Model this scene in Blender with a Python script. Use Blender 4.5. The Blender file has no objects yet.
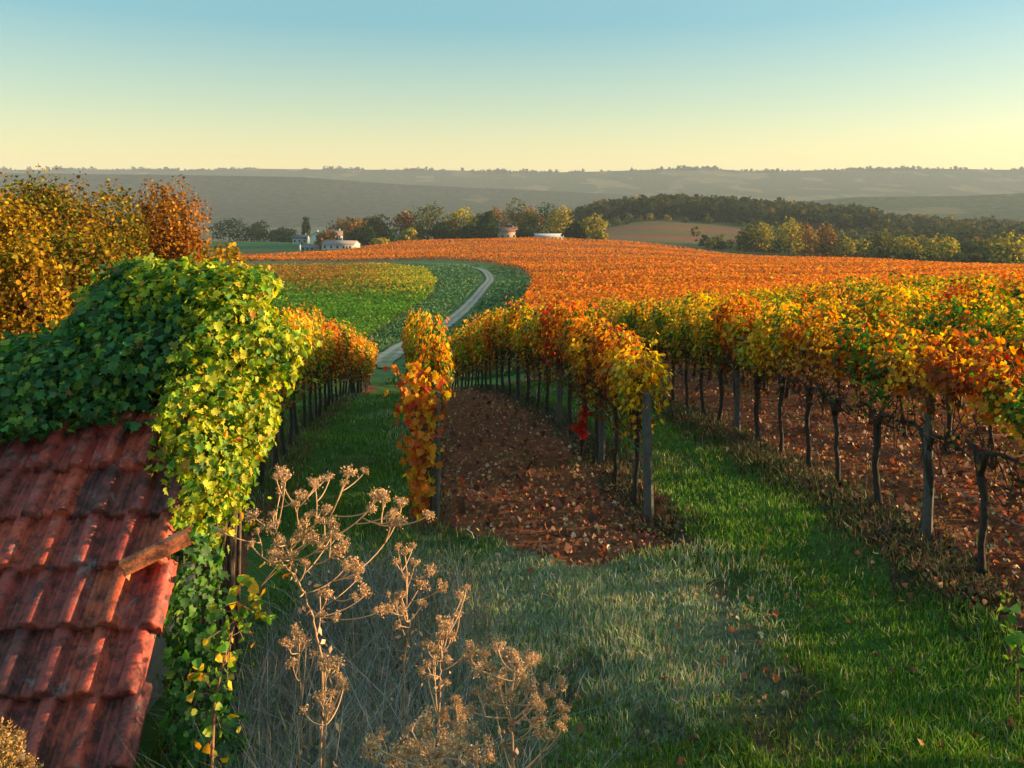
import bpy, math, random
import numpy as np
R = math.radians
rng = np.random.default_rng(7)
random.seed(7)
S = bpy.context.scene
COL = S.collection
F, YH, CZ = 800.0, 190.0, 4.0          # focal length in pixels, eye level row, eye height

# ------------------------------------------------------------------ terrain
NEAR = [(0.3, 2.3), (1, 2.1), (3, .95), (5.5, .12), (7.5, 0)]
TAB = {
 -200: [(10, 0), (30, -2.0), (60, -5), (120, -10), (300, -20), (420, -26), (600, -36), (900, -60), (1500, -85), (2000, -90)],
 100: [(10, 0), (16, -.6), (30, -3.0), (60, -8), (100, -11), (220, -17.5), (300, -22), (420, -28), (600, -33.5), (800, -50), (1500, -85), (2000, -90)],
 330: [(10, 0), (16, -.75), (25, -2.4), (43, -6.5), (80, -10), (150, -14.6), (230, -17.9), (300, -21.5), (420, -27), (500, -29.5), (600, -33), (800, -52), (1500, -85), (2000, -90)],
 420: [(10, 0), (14, -.65), (18, -1.3), (25, -2.3), (35, -4.9), (43, -6.5), (60, -8.6), (85, -11.2), (125, -13.6), (220, -17.6), (300, -21.0), (420, -22.5), (460, -24), (550, -36), (900, -60), (1500, -85), (2000, -90)],
 512: [(10, 0), (14, -.4), (18, -.8), (23, -1.55), (28, -2.8), (35, -4.6), (60, -8.4), (96, -12), (130, -13.6), (200, -16.5), (260, -19.3), (450, -22.4), (520, -28), (700, -45), (1500, -85), (2000, -90)],
 620: [(10, 0), (14, -.25), (18, -.7), (23, -1.45), (35, -3.7), (60, -6.6), (100, -10.2), (200, -16.5), (450, -24), (520, -29), (650, -24), (850, -12), (1000, -14), (1400, -60), (2000, -90)],
 700: [(10, .05), (16, -.5), (23, -1.3), (35, -2.9), (60, -5.6), (100, -9.4), (200, -16), (400, -27), (520, -32), (650, -29), (850, -17), (1000, -19), (1400, -62), (2000, -90)],
 850: [(10, .12), (16, -.25), (23, -.8), (35, -2.3), (60, -5.0), (100, -8.8), (200, -16), (300, -21.5), (400, -33), (500, -37), (700, -35), (850, -29), (1000, -33), (1400, -70), (2000, -90)],
 1000: [(8, .25), (12, .1), (20, -.5), (30, -1.5), (60, -4.6), (120, -9.2), (200, -16), (260, -21), (380, -36), (500, -38), (700, -40), (900, -39), (1400, -75), (2000, -90)],
 1300: [(8, .25), (12, .2), (20, -.3), (30, -1.2), (60, -4.2), (120, -9), (200, -16), (260, -21), (380, -36), (500, -38), (700, -40), (900, -39), (1400, -75), (2000, -90)],
}
LN = np.linspace(math.log(.3), math.log(3000), 520)
UPX = np.linspace(-300, 1400, 260)
_cols = []
for k in sorted(TAB):
    pts = NEAR + TAB[k] + [(3000, -92)]
    _cols.append(np.interp(LN, [math.log(p[0]) for p in pts], [p[1] for p in pts]))
_cols = np.array(_cols)
ZT = np.array([np.interp(UPX, sorted(TAB), _cols[:, i]) for i in range(len(LN))])    # [ln, u]
def smooth(a, n, axis):
    k = np.exp(-.5 * (np.arange(-3 * n, 3 * n + 1) / n) ** 2); k /= k.sum()
    pad = [(0, 0), (0, 0)]; pad[axis] = (3 * n, 3 * n)
    b = np.pad(a, pad, mode='edge')
    return np.apply_along_axis(lambda v: np.convolve(v, k, 'valid'), axis, b)
ZT = smooth(smooth(ZT, 5, 0), 7, 1)
def ground_z(x, y):
    x = np.asarray(x, float); y = np.asarray(y, float)
    yy = np.clip(y, .3, 3000)
    px = np.clip(512 + F * x / np.maximum(y, 4.0), -300, 1400)
    a = (np.log(yy) - LN[0]) / (LN[1] - LN[0]); b = (px - UPX[0]) / (UPX[1] - UPX[0])
    i = np.clip(a.astype(int), 0, len(LN) - 2); j = np.clip(b.astype(int), 0, len(UPX) - 2)
    fa = np.clip(a - i, 0, 1); fb = np.clip(b - j, 0, 1)
    z = (ZT[i, j] * (1 - fa) + ZT[i + 1, j] * fa) * (1 - fb) + (ZT[i, j + 1] * (1 - fa) + ZT[i + 1, j + 1] * fa) * fb
    z = z + .03 * np.sin(x * 2.1 + 1.3 * np.sin(y * 1.1)) * np.sin(y * 1.7 + .9 * np.sin(x * .8)) + .015 * np.sin(x * 5.3 + y * 2.2)
    far = np.clip((y - 40) / 100, 0, 1)
    z = z + far * (.35 * np.sin(x * .071 + y * .043) * np.sin(y * .06 - x * .02))
    return z
def gz(x, y): return float(ground_z(np.array([x]), np.array([y]))[0])
def at(px, d): return ((px - 512) / F * d, float(d))

# ------------------------------------------------------------------ paths of the vine rows
P_C = [(1.67, 9.8), (1.1, 14), (.4, 18), (-.6, 23), (-1.4, 28), (-2.7, 35), (-3.9, 41)]
P_N = [(-.95, 10), (-1.5, 14), (-2.15, 18), (-3.0, 24)]
P_L = [(-3.3, 9), (-3.6, 12), (-4.2, 16), (-5.3, 25), (-6.4, 34), (-7.6, 43)]
P_R = [(5.75, 2.5), (5.1, 6), (4.75, 8), (4.25, 12), (3.8, 16), (2.7, 23), (1.6, 29), (.4, 35)]
def row_x(P, y):
    return np.interp(y, [p[1] for p in P], [p[0] for p in P])
def walk(P, step, start=0.0):
    P = np.array(P, float)
    t = np.linspace(0, len(P) - 1, 400)
    i = np.clip(t.astype(int), 0, len(P) - 2); f = (t - i)[:, None]
    p0 = P[np.clip(i - 1, 0, None)]; p1 = P[i]; p2 = P[i + 1]; p3 = P[np.clip(i + 2, None, len(P) - 1)]
    q = .5 * (2 * p1 + (p2 - p0) * f + (2 * p0 - 5 * p1 + 4 * p2 - p3) * f ** 2 + (3 * p1 - p0 - 3 * p2 + p3) * f ** 3)
    s = np.concatenate([[0], np.cumsum(np.linalg.norm(np.diff(q, axis=0), axis=1))])
    out = []
    d = start
    while d < s[-1]:
        x = np.interp(d, s, q[:, 0]); y = np.interp(d, s, q[:, 1])
        x2 = np.interp(d + .1, s, q[:, 0]); y2 = np.interp(d + .1, s, q[:, 1])
        if d + .1 > s[-1]: x2, y2 = 2 * x - np.interp(d - .1, s, q[:, 0]), 2 * y - np.interp(d - .1, s, q[:, 1])
        out.append((x, y, math.atan2(y2 - y, x2 - x))); d += step
    return out

# ------------------------------------------------------------------ mesh helpers
class MB:
    def __init__(s): s.V = []; s.C = []; s.F = {}; s.n = 0
    def add(s, v, faces, col):
        """faces: list of index arrays [m,k]; col: (3,) or [n,3]"""
        v = np.asarray(v, float).reshape(-1, 3)
        s.V.append(v)
        c = np.asarray(col, float)
        s.C.append(np.broadcast_to(c, (len(v), 3)) if c.ndim == 1 else c)
        for f in faces:
            f = np.asarray(f, int)
            if f.ndim == 1: f = f[None, :]
            s.F.setdefault(f.shape[1], []).append(f + s.n)
        s.n += len(v)
    def box(s, c, size, col=(.5, .5, .5), rz=0):
        x, y, z = [q / 2 for q in size]
        v = np.array([(-x, -y, -z), (x, -y, -z), (x, y, -z), (-x, y, -z), (-x, -y, z), (x, -y, z), (x, y, z), (-x, y, z)])
        ca, sa = math.cos(rz), math.sin(rz)
        v = np.stack([v[:, 0] * ca - v[:, 1] * sa, v[:, 0] * sa + v[:, 1] * ca, v[:, 2]], 1) + np.array(c)
        s.add(v, [np.array([(0, 3, 2, 1), (4, 5, 6, 7), (0, 1, 5, 4), (1, 2, 6, 5), (2, 3, 7, 6), (3, 0, 4, 7)])], col)
    def tube(s, path, rad, k=6, col=(.3, .2, .1), cap=True):
        p = np.asarray(path, float); n = len(p)
        rad = np.broadcast_to(np.asarray(rad, float), (n,))
        t = np.gradient(p, axis=0); t /= np.linalg.norm(t, axis=1)[:, None] + 1e-9
        ref = np.array([1., 0, 0]) if abs(t[:, 0]).mean() < .75 else np.array([0, 1., 0])
        a = np.cross(t, ref); a /= np.linalg.norm(a, axis=1)[:, None] + 1e-9
        b = np.cross(t, a)
        th = np.arange(k) * 2 * math.pi / k
        v = p[:, None] + rad[:, None, None] * (np.cos(th)[None, :, None] * a[:, None] + np.sin(th)[None, :, None] * b[:, None])
        i, j = np.meshgrid(np.arange(n - 1), np.arange(k), indexing='ij')
        f = np.stack([i * k + j, i * k + (j + 1) % k, (i + 1) * k + (j + 1) % k, (i + 1) * k + j], -1).reshape(-1, 4)
        fs = [f]
        if cap: fs += [np.arange(k)[None, :] + (n - 1) * k, np.arange(k)[None, ::-1]]
        s.add(v.reshape(-1, 3), fs, col)
    def mesh(s, name, mat, smooth=False):
        me = bpy.data.meshes.new(name)
        V = np.concatenate(s.V); C = np.concatenate(s.C)
        me.vertices.add(len(V)); me.vertices.foreach_set('co', V.astype(np.float32).ravel())
        loops = []; starts = []; o = 0
        for k, fl in s.F.items():
            f = np.concatenate(fl); loops.append(f.ravel())
            starts.append(o + np.arange(len(f)) * k); o += f.size
        L = np.concatenate(loops); st = np.concatenate(starts)
        me.loops.add(len(L)); me.loops.foreach_set('vertex_index', L.astype(np.int32))
        me.polygons.add(len(st)); me.polygons.foreach_set('loop_start', st.astype(np.int32))
        me.update(calc_edges=True)
        if smooth: me.polygons.foreach_set('use_smooth', np.ones(len(st), bool))
        ca = me.color_attributes.new('Col', 'FLOAT_COLOR', 'POINT')
        ca.data.foreach_set('color', np.concatenate([C, np.ones((len(C), 1))], 1).astype(np.float32).ravel())
        me.materials.append(mat)
        return me
    def obj(s, name, mat, parent=None, smooth=False, loc=None):
        o = bpy.data.objects.new(name, s.mesh(name, mat, smooth)); COL.objects.link(o)
        if parent: o.parent = parent
        if loc is not None: o.location = loc
        return o
def tag(o, label, cat, group=None, kind=None):
    o['label'] = label; o['category'] = cat
    if group: o['group'] = group
    if kind: o['kind'] = kind
    return o
def thing(name, label, cat, loc=(0, 0, 0), rz=0, group=None):
    o = bpy.data.objects.new(name, None); COL.objects.link(o)
    o.empty_display_size = .2
    o.location = loc; o.rotation_euler = (0, 0, rz)
    return tag(o, label, cat, group)

T_QUAD = (np.array([(-.5, 0, 0), (.5, 0, 0), (.5, 1, 0), (-.5, 1, 0)]), [np.array([(0, 1, 2, 3)])])
T_LEAF = (np.array([(0, 0, 0), (.48, .12, .12), (.4, .62, .14), (0, 1, -.06), (-.4, .62, .14), (-.48, .12, .12)]),
          [np.array([(0, 1, 2, 3), (0, 3, 4, 5)])])
T_LOBE = (np.array([(0, .06, 0), (.22, -.08, .05), (.52, .2, .13), (.34, .42, .06), (.42, .72, .12), (.16, .7, .03), (0, 1.05, -.08),
                    (-.16, .7, .03), (-.42, .72, .12), (-.34, .42, .06), (-.52, .2, .13), (-.22, -.08, .05)]),
          [np.array([(0, 1, 2, 3, 4, 5, 6)]), np.array([(0, 6, 7, 8, 9, 10, 11)])])
T_DIA = (np.array([(0, 0, 0), (.28, .45, .07), (0, 1, -.1), (-.28, .45, .07)]), [np.array([(0, 1, 2), (0, 2, 3)])])
def leaves(mb, pos, nrm, size, col, tmpl, down=.0):
    """Scatter one leaf shape: pos [n,3], nrm [n,3] the way the leaf's face looks, size [n]; down = how far tips hang."""
    pos = np.asarray(pos, float); n = len(pos)
    if n == 0: return
    nrm = np.asarray(nrm, float) + 1e-6; nrm = nrm / np.linalg.norm(nrm, axis=1)[:, None]
    t = rng.normal(size=(n, 3)); t[:, 2] -= down * 2
    t = t - (t * nrm).sum(1)[:, None] * nrm; t /= np.linalg.norm(t, axis=1)[:, None] + 1e-9
    b = np.cross(t, nrm)
    tv, tf = tmpl; k = len(tv)
    size = np.broadcast_to(np.asarray(size, float), (n,))
    v = pos[:, None] + size[:, None, None] * (tv[None, :, 0, None] * b[:, None] + tv[None, :, 1, None] * t[:, None] + tv[None, :, 2, None] * nrm[:, None])
    off = (np.arange(n) * k)[:, None, None]
    fs = [(f[None] + off).reshape(-1, f.shape[1]) for f in tf]
    mb.add(v.reshape(-1, 3), fs, np.repeat(np.asarray(col, float), k, axis=0))
def pick(pal, w, n, jit=.18):
    w = np.array(w, float); w /= w.sum()
    c = np.array(pal, float)[rng.choice(len(pal), n, p=w)]
    return np.clip(c * (1 + jit * rng.normal(size=(n, 1))) * (1 + .08 * rng.normal(size=(n, 3))), .004, .85)
def sph(n):
    v = rng.normal(size=(n, 3)); return v / np.linalg.norm(v, axis=1)[:, None]

# ------------------------------------------------------------------ materials
def new_mat(name):
    m = bpy.data.materials.new(name); m.use_nodes = True
    nt = m.node_tree; nt.nodes.clear()
    return m, nt, lambda t, **k: _node(nt, t, k)
def _node(nt, t, k):
    n = nt.nodes.new(t)
    for a, b in k.items():
        if a == 'ins':
            for i, v in b.items(): n.inputs[i].default_value = v
        else: setattr(n, a, b)
    return n
def noise(nt, N, scale, detail=4, coord='Object', rough=.6):
    tc = N('ShaderNodeTexCoord'); n = N('ShaderNodeTexNoise', ins={'Scale': scale, 'Detail': detail, 'Roughness': rough})
    nt.links.new(tc.outputs[coord], n.inputs['Vector']); return n
def ramp(nt, N, src, stops):
    r = N('ShaderNodeValToRGB'); e = r.color_ramp.elements
    while len(e) < len(stops): e.new(.5)
    for q, (p, c) in zip(e, stops): q.position = p; q.color = (*c, 1) if len(c) == 3 else c
    nt.links.new(src, r.inputs[0]); return r
def foliage_mat(name, trans=.35, gloss=.06, sat=1.0):
    m, nt, N = new_mat(name); L = nt.links.new
    a = N('ShaderNodeAttribute', attribute_name='Col')
    nz = noise(nt, N, 26, 3)
    mul = N('ShaderNodeMix', data_type='RGBA', blend_type='MULTIPLY'); mul.inputs[0].default_value = .5
    rp = ramp(nt, N, nz.outputs[0], [(.3, (.6, .6, .6)), (.7, (1.25, 1.2, 1.1))])
    L(a.outputs['Color'], mul.inputs[6]); L(rp.outputs[0], mul.inputs[7])
    d = N('ShaderNodeBsdfDiffuse'); t = N('ShaderNodeBsdfTranslucent'); g = N('ShaderNodeBsdfGlossy', ins={'Roughness': .6, 'Color': (.9, .9, .9, 1)})
    hs = N('ShaderNodeHueSaturation', ins={'Saturation': 1.15, 'Value': 1.25})
    L(mul.outputs[2], d.inputs[0]); L(mul.outputs[2], hs.inputs['Color']); L(hs.outputs[0], t.inputs[0])
    x = N('ShaderNodeMixShader', ins={0: trans}); L(d.outputs[0], x.inputs[1]); L(t.outputs[0], x.inputs[2])
    y = N('ShaderNodeMixShader', ins={0: gloss}); L(x.outputs[0], y.inputs[1]); L(g.outputs[0], y.inputs[2])
    o = N('ShaderNodeOutputMaterial'); L(y.outputs[0], o.inputs[0]); return m
def matte_mat(name, scale=12, rough=.85, bump=.3, lo=.65, hi=1.3):
    m, nt, N = new_mat(name); L = nt.links.new
    a = N('ShaderNodeAttribute', attribute_name='Col'); nz = noise(nt, N, scale, 6)
    rp = ramp(nt, N, nz.outputs[0], [(.3, (lo,) * 3), (.7, (hi,) * 3)])
    mul = N('ShaderNodeMix', data_type='RGBA', blend_type='MULTIPLY'); mul.inputs[0].default_value = 1
    L(a.outputs['Color'], mul.inputs[6]); L(rp.outputs[0], mul.inputs[7])
    b = N('ShaderNodeBsdfPrincipled', ins={'Roughness': rough}); L(mul.outputs[2], b.inputs['Base Color'])
    if bump:
        bp = N('ShaderNodeBump', ins={'Strength': bump, 'Distance': .02}); L(nz.outputs[0], bp.inputs['Height']); L(bp.outputs[0], b.inputs['Normal'])
    o = N('ShaderNodeOutputMaterial'); L(b.outputs[0], o.inputs[0]); return m
M_LEAF = foliage_mat('vine_leaves', .42, .012)
M_TREE = foliage_mat('tree_leaves', .3, .0)
M_IVY = foliage_mat('ivy_leaves', .38, .018)
M_GRASS = foliage_mat('grass_blades', .25, .02)
M_BARK = matte_mat('bark', 22, .95, .6, .5, 1.4)
M_WOOD = matte_mat('weathered_wood', 16, .9, .4)
M_DRY = foliage_mat('dry_stalks', .25, .03)
M_WALL = matte_mat('plaster', 3, .9, .15, .85, 1.1)
M_STONE = matte_mat('rubble_stone', 6, .95, .8, .5, 1.4)

def tile_mat():
    m, nt, N = new_mat('clay_tile'); L = nt.links.new
    a = N('ShaderNodeAttribute', attribute_name='Col')
    n1 = noise(nt, N, 10, 8, rough=.75); n2 = noise(nt, N, 60, 6, rough=.7); n3 = noise(nt, N, 6.5, 8, rough=.75)
    r1 = ramp(nt, N, n1.outputs[0], [(.4, (.2, .2, .22)), (.55, (1.15, 1.05, 1.0))])
    mul = N('ShaderNodeMix', data_type='RGBA', blend_type='MULTIPLY', ins={0: .95}); L(a.outputs[0], mul.inputs[6]); L(r1.outputs[0], mul.inputs[7])
    r2 = ramp(nt, N, n2.outputs[0], [(.35, (.7, .7, .7)), (.7, (1.25, 1.2, 1.2))])
    mul2 = N('ShaderNodeMix', data_type='RGBA', blend_type='MULTIPLY', ins={0: .8}); L(mul.outputs[2], mul2.inputs[6]); L(r2.outputs[0], mul2.inputs[7])
    lich = ramp(nt, N, n3.outputs[0], [(.57, (0, 0, 0)), (.66, (.75, .75, .75))])
    mx = N('ShaderNodeMix', data_type='RGBA'); L(lich.outputs[0], mx.inputs[0]); L(mul2.outputs[2], mx.inputs[6]); mx.inputs[7].default_value = (.2, .19, .18, 1)
    b = N('ShaderNodeBsdfPrincipled', ins={'Roughness': .62}); L(mx.outputs[2], b.inputs['Base Color'])
    bp = N('ShaderNodeBump', ins={'Strength': .5, 'Distance': .008}); L(n2.outputs[0], bp.inputs['Height']); L(bp.outputs[0], b.inputs['Normal'])
    o = N('ShaderNodeOutputMaterial'); L(b.outputs[0], o.inputs[0]); return m
M_TILE = tile_mat()

def ground_mat():
    """One ground sheet; two attributes say which kind of soil or turf lies where."""
    m, nt, N = new_mat('ground'); L = nt.links.new
    a = N('ShaderNodeAttribute', attribute_name='Col'); k = N('ShaderNodeAttribute', attribute_name='Kind')
    sx = N('ShaderNodeSeparateColor'); L(k.outputs['Color'], sx.inputs[0])
    n1 = noise(nt, N, .35, 8); n2 = noise(nt, N, 5, 8, rough=.7); n3 = noise(nt, N, 38, 6, rough=.75)
    def MUL(x, y, f=1.0):
        q = N('ShaderNodeMix', data_type='RGBA', blend_type='MULTIPLY', ins={0: f}); L(x, q.inputs[6]); L(y, q.inputs[7]); return q.outputs[2]
    base = MUL(a.outputs['Color'], ramp(nt, N, n1.outputs[0], [(.3, (.75, .75, .75)), (.7, (1.2, 1.2, 1.15))]).outputs[0])
    base = MUL(base, ramp(nt, N, n2.outputs[0], [(.3, (.55, .55, .55)), (.7, (1.4, 1.4, 1.35))]).outputs[0])
    base = MUL(base, ramp(nt, N, n3.outputs[0], [(.3, (.6, .6, .6)), (.7, (1.35, 1.35, 1.3))]).outputs[0], .8)
    # earth showing through worn turf near by
    patch = ramp(nt, N, n2.outputs[0], [(.5, (0, 0, 0)), (.62, (1, 1, 1))])
    f = N('ShaderNodeMath', operation='MULTIPLY'); L(patch.outputs[0], f.inputs[0]); L(sx.outputs[1], f.inputs[1])
    mx = N('ShaderNodeMix', data_type='RGBA'); L(f.outputs[0], mx.inputs[0]); L(base, mx.inputs[6]); mx.inputs[7].default_value = (.045, .034, .024, 1)
    b = N('ShaderNodeBsdfPrincipled', ins={'Roughness': .95}); b.inputs['Specular IOR Level'].default_value = .1
    L(mx.outputs[2], b.inputs['Base Color'])
    bp = N('ShaderNodeBump', ins={'Strength': .8, 'Distance': .06}); L(n2.outputs[0], bp.inputs['Height'])
    bp2 = N('ShaderNodeBump', ins={'Strength': .6, 'Distance': .02}); L(n3.outputs[0], bp2.inputs['Height']); L(bp.outputs[0], bp2.inputs['Normal']); L(bp2.outputs[0], b.inputs['Normal'])
    o = N('ShaderNodeOutputMaterial'); L(b.outputs[0], o.inputs[0]); return m
def hill_mat(name, forest, field, scale, cut=.55):
    m, nt, N = new_mat(name); L = nt.links.new
    tc = N('ShaderNodeTexCoord'); mp = N('ShaderNodeMapping'); mp.inputs['Scale'].default_value = (1, .7, 1.6); L(tc.outputs['Object'], mp.inputs[0])
    n1 = N('ShaderNodeTexNoise', ins={'Scale': scale, 'Detail': 3}); L(mp.outputs[0], n1.inputs[0])
    n2 = N('ShaderNodeTexNoise', ins={'Scale': scale * 14, 'Detail': 4}); L(tc.outputs['Object'], n2.inputs[0])
    vo = N('ShaderNodeTexVoronoi', ins={'Scale': scale * 2.2}); L(mp.outputs[0], vo.inputs[0])
    fr = ramp(nt, N, n2.outputs[0], [(.36, tuple(c * .5 for c in forest)), (.5, forest), (.66, tuple(c * 1.7 for c in forest))])
    vs = N('ShaderNodeSeparateColor'); L(vo.outputs['Color'], vs.inputs[0])
    fd = ramp(nt, N, vs.outputs[0], [(0, tuple(c * .6 for c in field)), (.5, field), (1, (field[0] * 1.5, field[1] * 1.15, field[2]))])
    mk = ramp(nt, N, n1.outputs[0], [(cut, (0, 0, 0)), (cut + .02, (1, 1, 1))])
    mx = N('ShaderNodeMix', data_type='RGBA'); L(mk.outputs[0], mx.inputs[0]); L(fr.outputs[0], mx.inputs[6]); L(fd.outputs[0], mx.inputs[7])
    b = N('ShaderNodeBsdfDiffuse'); L(mx.outputs[2], b.inputs[0])
    o = N('ShaderNodeOutputMaterial'); L(b.outputs[0], o.inputs[0]); return m
def road_mat():
    m, nt, N = new_mat('gravel_track'); L = nt.links.new
    a = N('ShaderNodeAttribute', attribute_name='Col'); n = noise(nt, N, 3, 8, rough=.7)
    rp = ramp(nt, N, n.outputs[0], [(.3, (.7, .7, .7)), (.7, (1.2, 1.2, 1.2))])
    q = N('ShaderNodeMix', data_type='RGBA', blend_type='MULTIPLY', ins={0: 1.0}); L(a.outputs[0], q.inputs[6]); L(rp.outputs[0], q.inputs[7])
    b = N('ShaderNodeBsdfPrincipled', ins={'Roughness': .9}); L(q.outputs[2], b.inputs[0])
    o = N('ShaderNodeOutputMaterial'); L(b.outputs[0], o.inputs[0]); return m

# ------------------------------------------------------------------ regions of the ground (drawn in plan)
def poly(pts): return np.array([at(px, d) for px, d in pts])
def inside(pl, x, y):
    r = np.zeros(np.shape(x), bool); n = len(pl)
    for i in range(n):
        x1, y1 = pl[i]; x2, y2 = pl[(i + 1) % n]
        c = ((y1 > y) != (y2 > y))
        with np.errstate(divide='ignore', invalid='ignore'):
            xi = (x2 - x1) * (y - y1) / (y2 - y1 + 1e-12) + x1
        r ^= c & (x < xi)
    return r
POL_LEFT = poly([(300, 58), (362, 72), (398, 100), (430, 140), (437, 175), (425, 212), (380, 236), (240, 236), (150, 200), (150, 70)])
POL_ORANGE = poly([(180, 258), (300, 270), (380, 274), (440, 270), (490, 250), (520, 215), (533, 175), (530, 140), (522, 118), (535, 75), (560, 50), (620, 38), (720, 37), (1250, 36),
                   (1250, 245), (1024, 262), (860, 300), (700, 400), (620, 450), (500, 455), (400, 425), (330, 345), (270, 318), (180, 305)])
POL_MEADOW = poly([(590, 500), (760, 520), (760, 690), (640, 715), (590, 640)])
POL_GREEN = poly([(150, 420), (300, 400), (330, 470), (310, 600), (150, 610)])

def build_ground():
    ys = np.concatenate([np.linspace(-14, 2.6, 26), np.geomspace(2.8, 14000, 560)])
    us = np.concatenate([np.linspace(-2.2, -.78, 24), np.linspace(-.76, .76, 430), np.linspace(.78, 2.2, 24)])
    Y = np.repeat(ys[:, None], len(us), 1); X = us[None] * (np.maximum(Y, 0) + np.where(Y < 8, 1.2 * (8 - np.clip(Y, 0, 8)), 0) * .6 + .0)
    Z = ground_z(X, Y)
    nr, nc = X.shape
    C = np.zeros((nr, nc, 3)); K = np.zeros((nr, nc, 3))
    grass = np.array([.06, .13, .025]); C[:] = grass
    wob = .18 * np.sin(X * 3 + Y * 2.1) + .12 * np.sin(X * 7.3 - Y * 4.1)
    near = Y < 50
    t_c = X - row_x(P_C, Y); t_n = X - row_x(P_N, Y); t_r = X - row_x(P_R, Y); t_l = X - row_x(P_L, Y)
    soil = np.array([.19, .066, .034])
    lat = Y + .25 * np.sin(X * 2.3) + .5 * wob
    s1 = near & (t_n > -.15 + .5 * wob) & (t_c < .35 + .6 * wob) & (lat > 9.0 - .25 * X) & (Y < 42)
    s1 &= (Y < 24) | (X > -3.1 - (Y - 24) * .1)
    s2 = near & (t_r > -.55 + .7 * wob) & (Y < 38)
    s3 = near & (Y < 42) & (np.abs(t_l) < .45 + .5 * wob)
    for s in (s1, s2, s3): C[s] = soil
    K[..., 0] = s1 | s2
    weedy = near & ((np.abs(t_r + .45) < .4 + wob) | (np.abs(t_c - .25) < .3 + wob)) & (Y < 38)
    C[weedy] = (.07, .055, .03)
    dry = np.clip(1 - ((X - .75) / 1.7) ** 2 - ((Y - 7.3) / 2.3) ** 2, 0, 1) * (t_r < -.9)
    dry = np.clip(dry * 2.2 + wob * (dry > 0), 0, 1)
    dry[s1 | s2] = 0
    C = C * (1 - dry[..., None]) + dry[..., None] * np.array([.17, .2, .12])
    K[..., 1] = np.clip((Y < 12) * .55 * (1 - .4 * dry) * (~(s1 | s2)), 0, 1)
    lf = inside(POL_LEFT, X, Y); C[lf] = (.06, .12, .02)
    of = inside(POL_ORANGE, X, Y); C[of] = (.2, .09, .03)
    md = inside(POL_MEADOW, X, Y); C[md] = (.11, .085, .035)
    bands = md & (np.sin(Y * .07) > .2); C[bands] = (.17, .07, .04)
    gr = inside(POL_GREEN, X, Y); C[gr] = (.03, .11, .04)
    ver = (Y > 45) & (Y < 300) & ~lf & ~of; C[ver] = (.05, .12, .042)
    farv = (Y > 300) & ~of & ~md & ~gr; C[farv] = (.05, .065, .025)
    mb = MB(); i, j = np.meshgrid(np.arange(nr - 1), np.arange(nc - 1), indexing='ij')
    f = np.stack([i * nc + j, i * nc + j + 1, (i + 1) * nc + j + 1, (i + 1) * nc + j], -1).reshape(-1, 4)
    mb.add(np.stack([X, Y, Z], -1).reshape(-1, 3), [f], C.reshape(-1, 3))
    o = mb.obj('ground', ground_mat(), smooth=True)
    ka = o.data.color_attributes.new('Kind', 'FLOAT_COLOR', 'POINT')
    ka.data.foreach_set('color', np.concatenate([K.reshape(-1, 3), np.ones((nr * nc, 1))], 1).astype(np.float32).ravel())
    tag(o, 'rolling ground of turf, brown vineyard soil and fields down to the valley', 'ground', kind='structure')
build_ground()

def build_track():
    pts = [(384, 52), (388, 60), (412, 74), (440, 88), (458, 105), (472, 128), (484, 155), (490, 185), (482, 212), (462, 232), (436, 246), (400, 254), (350, 257), (280, 258)]
    P = [at(*p) for p in pts]; w = walk(P, 1.2)
    mb = MB(); n = len(w)
    prof = [(-1.6, (.06, .09, .05)), (-1.15, (.15, .165, .175)), (-.58, (.17, .195, .22)), (-.4, (.08, .13, .07)), (.4, (.08, .13, .07)), (.58, (.17, .195, .22)), (1.15, (.15, .165, .175)), (1.6, (.06, .09, .05))]
    V = []; C = []
    for k, (x, y, a) in enumerate(w):
        for s, c in prof:
            q = (s * min(1, .35 + k * .12) + .1 * math.sin(k * .9 + s * 5)) * .58
            xx, yy = x - q * math.sin(a), y + q * math.cos(a)
            V.append((xx, yy, gz(xx, yy) + .09)); f_ = min(1, k * .12); C.append(tuple(u * f_ + g * (1 - f_) for u, g in zip(c, (.06, .12, .03))))
    m = len(prof); i, j = np.meshgrid(np.arange(n - 1), np.arange(m - 1), indexing='ij')
    f = np.stack([i * m + j, (i + 1) * m + j, (i + 1) * m + j + 1, i * m + j + 1], -1).reshape(-1, 4)
    mb.add(V, [f[:, ::-1]], np.array(C))
    tag(mb.obj('track', road_mat(), smooth=True), 'pale gravel farm track curving between the vineyards', 'track', kind='structure')
build_track()

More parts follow.
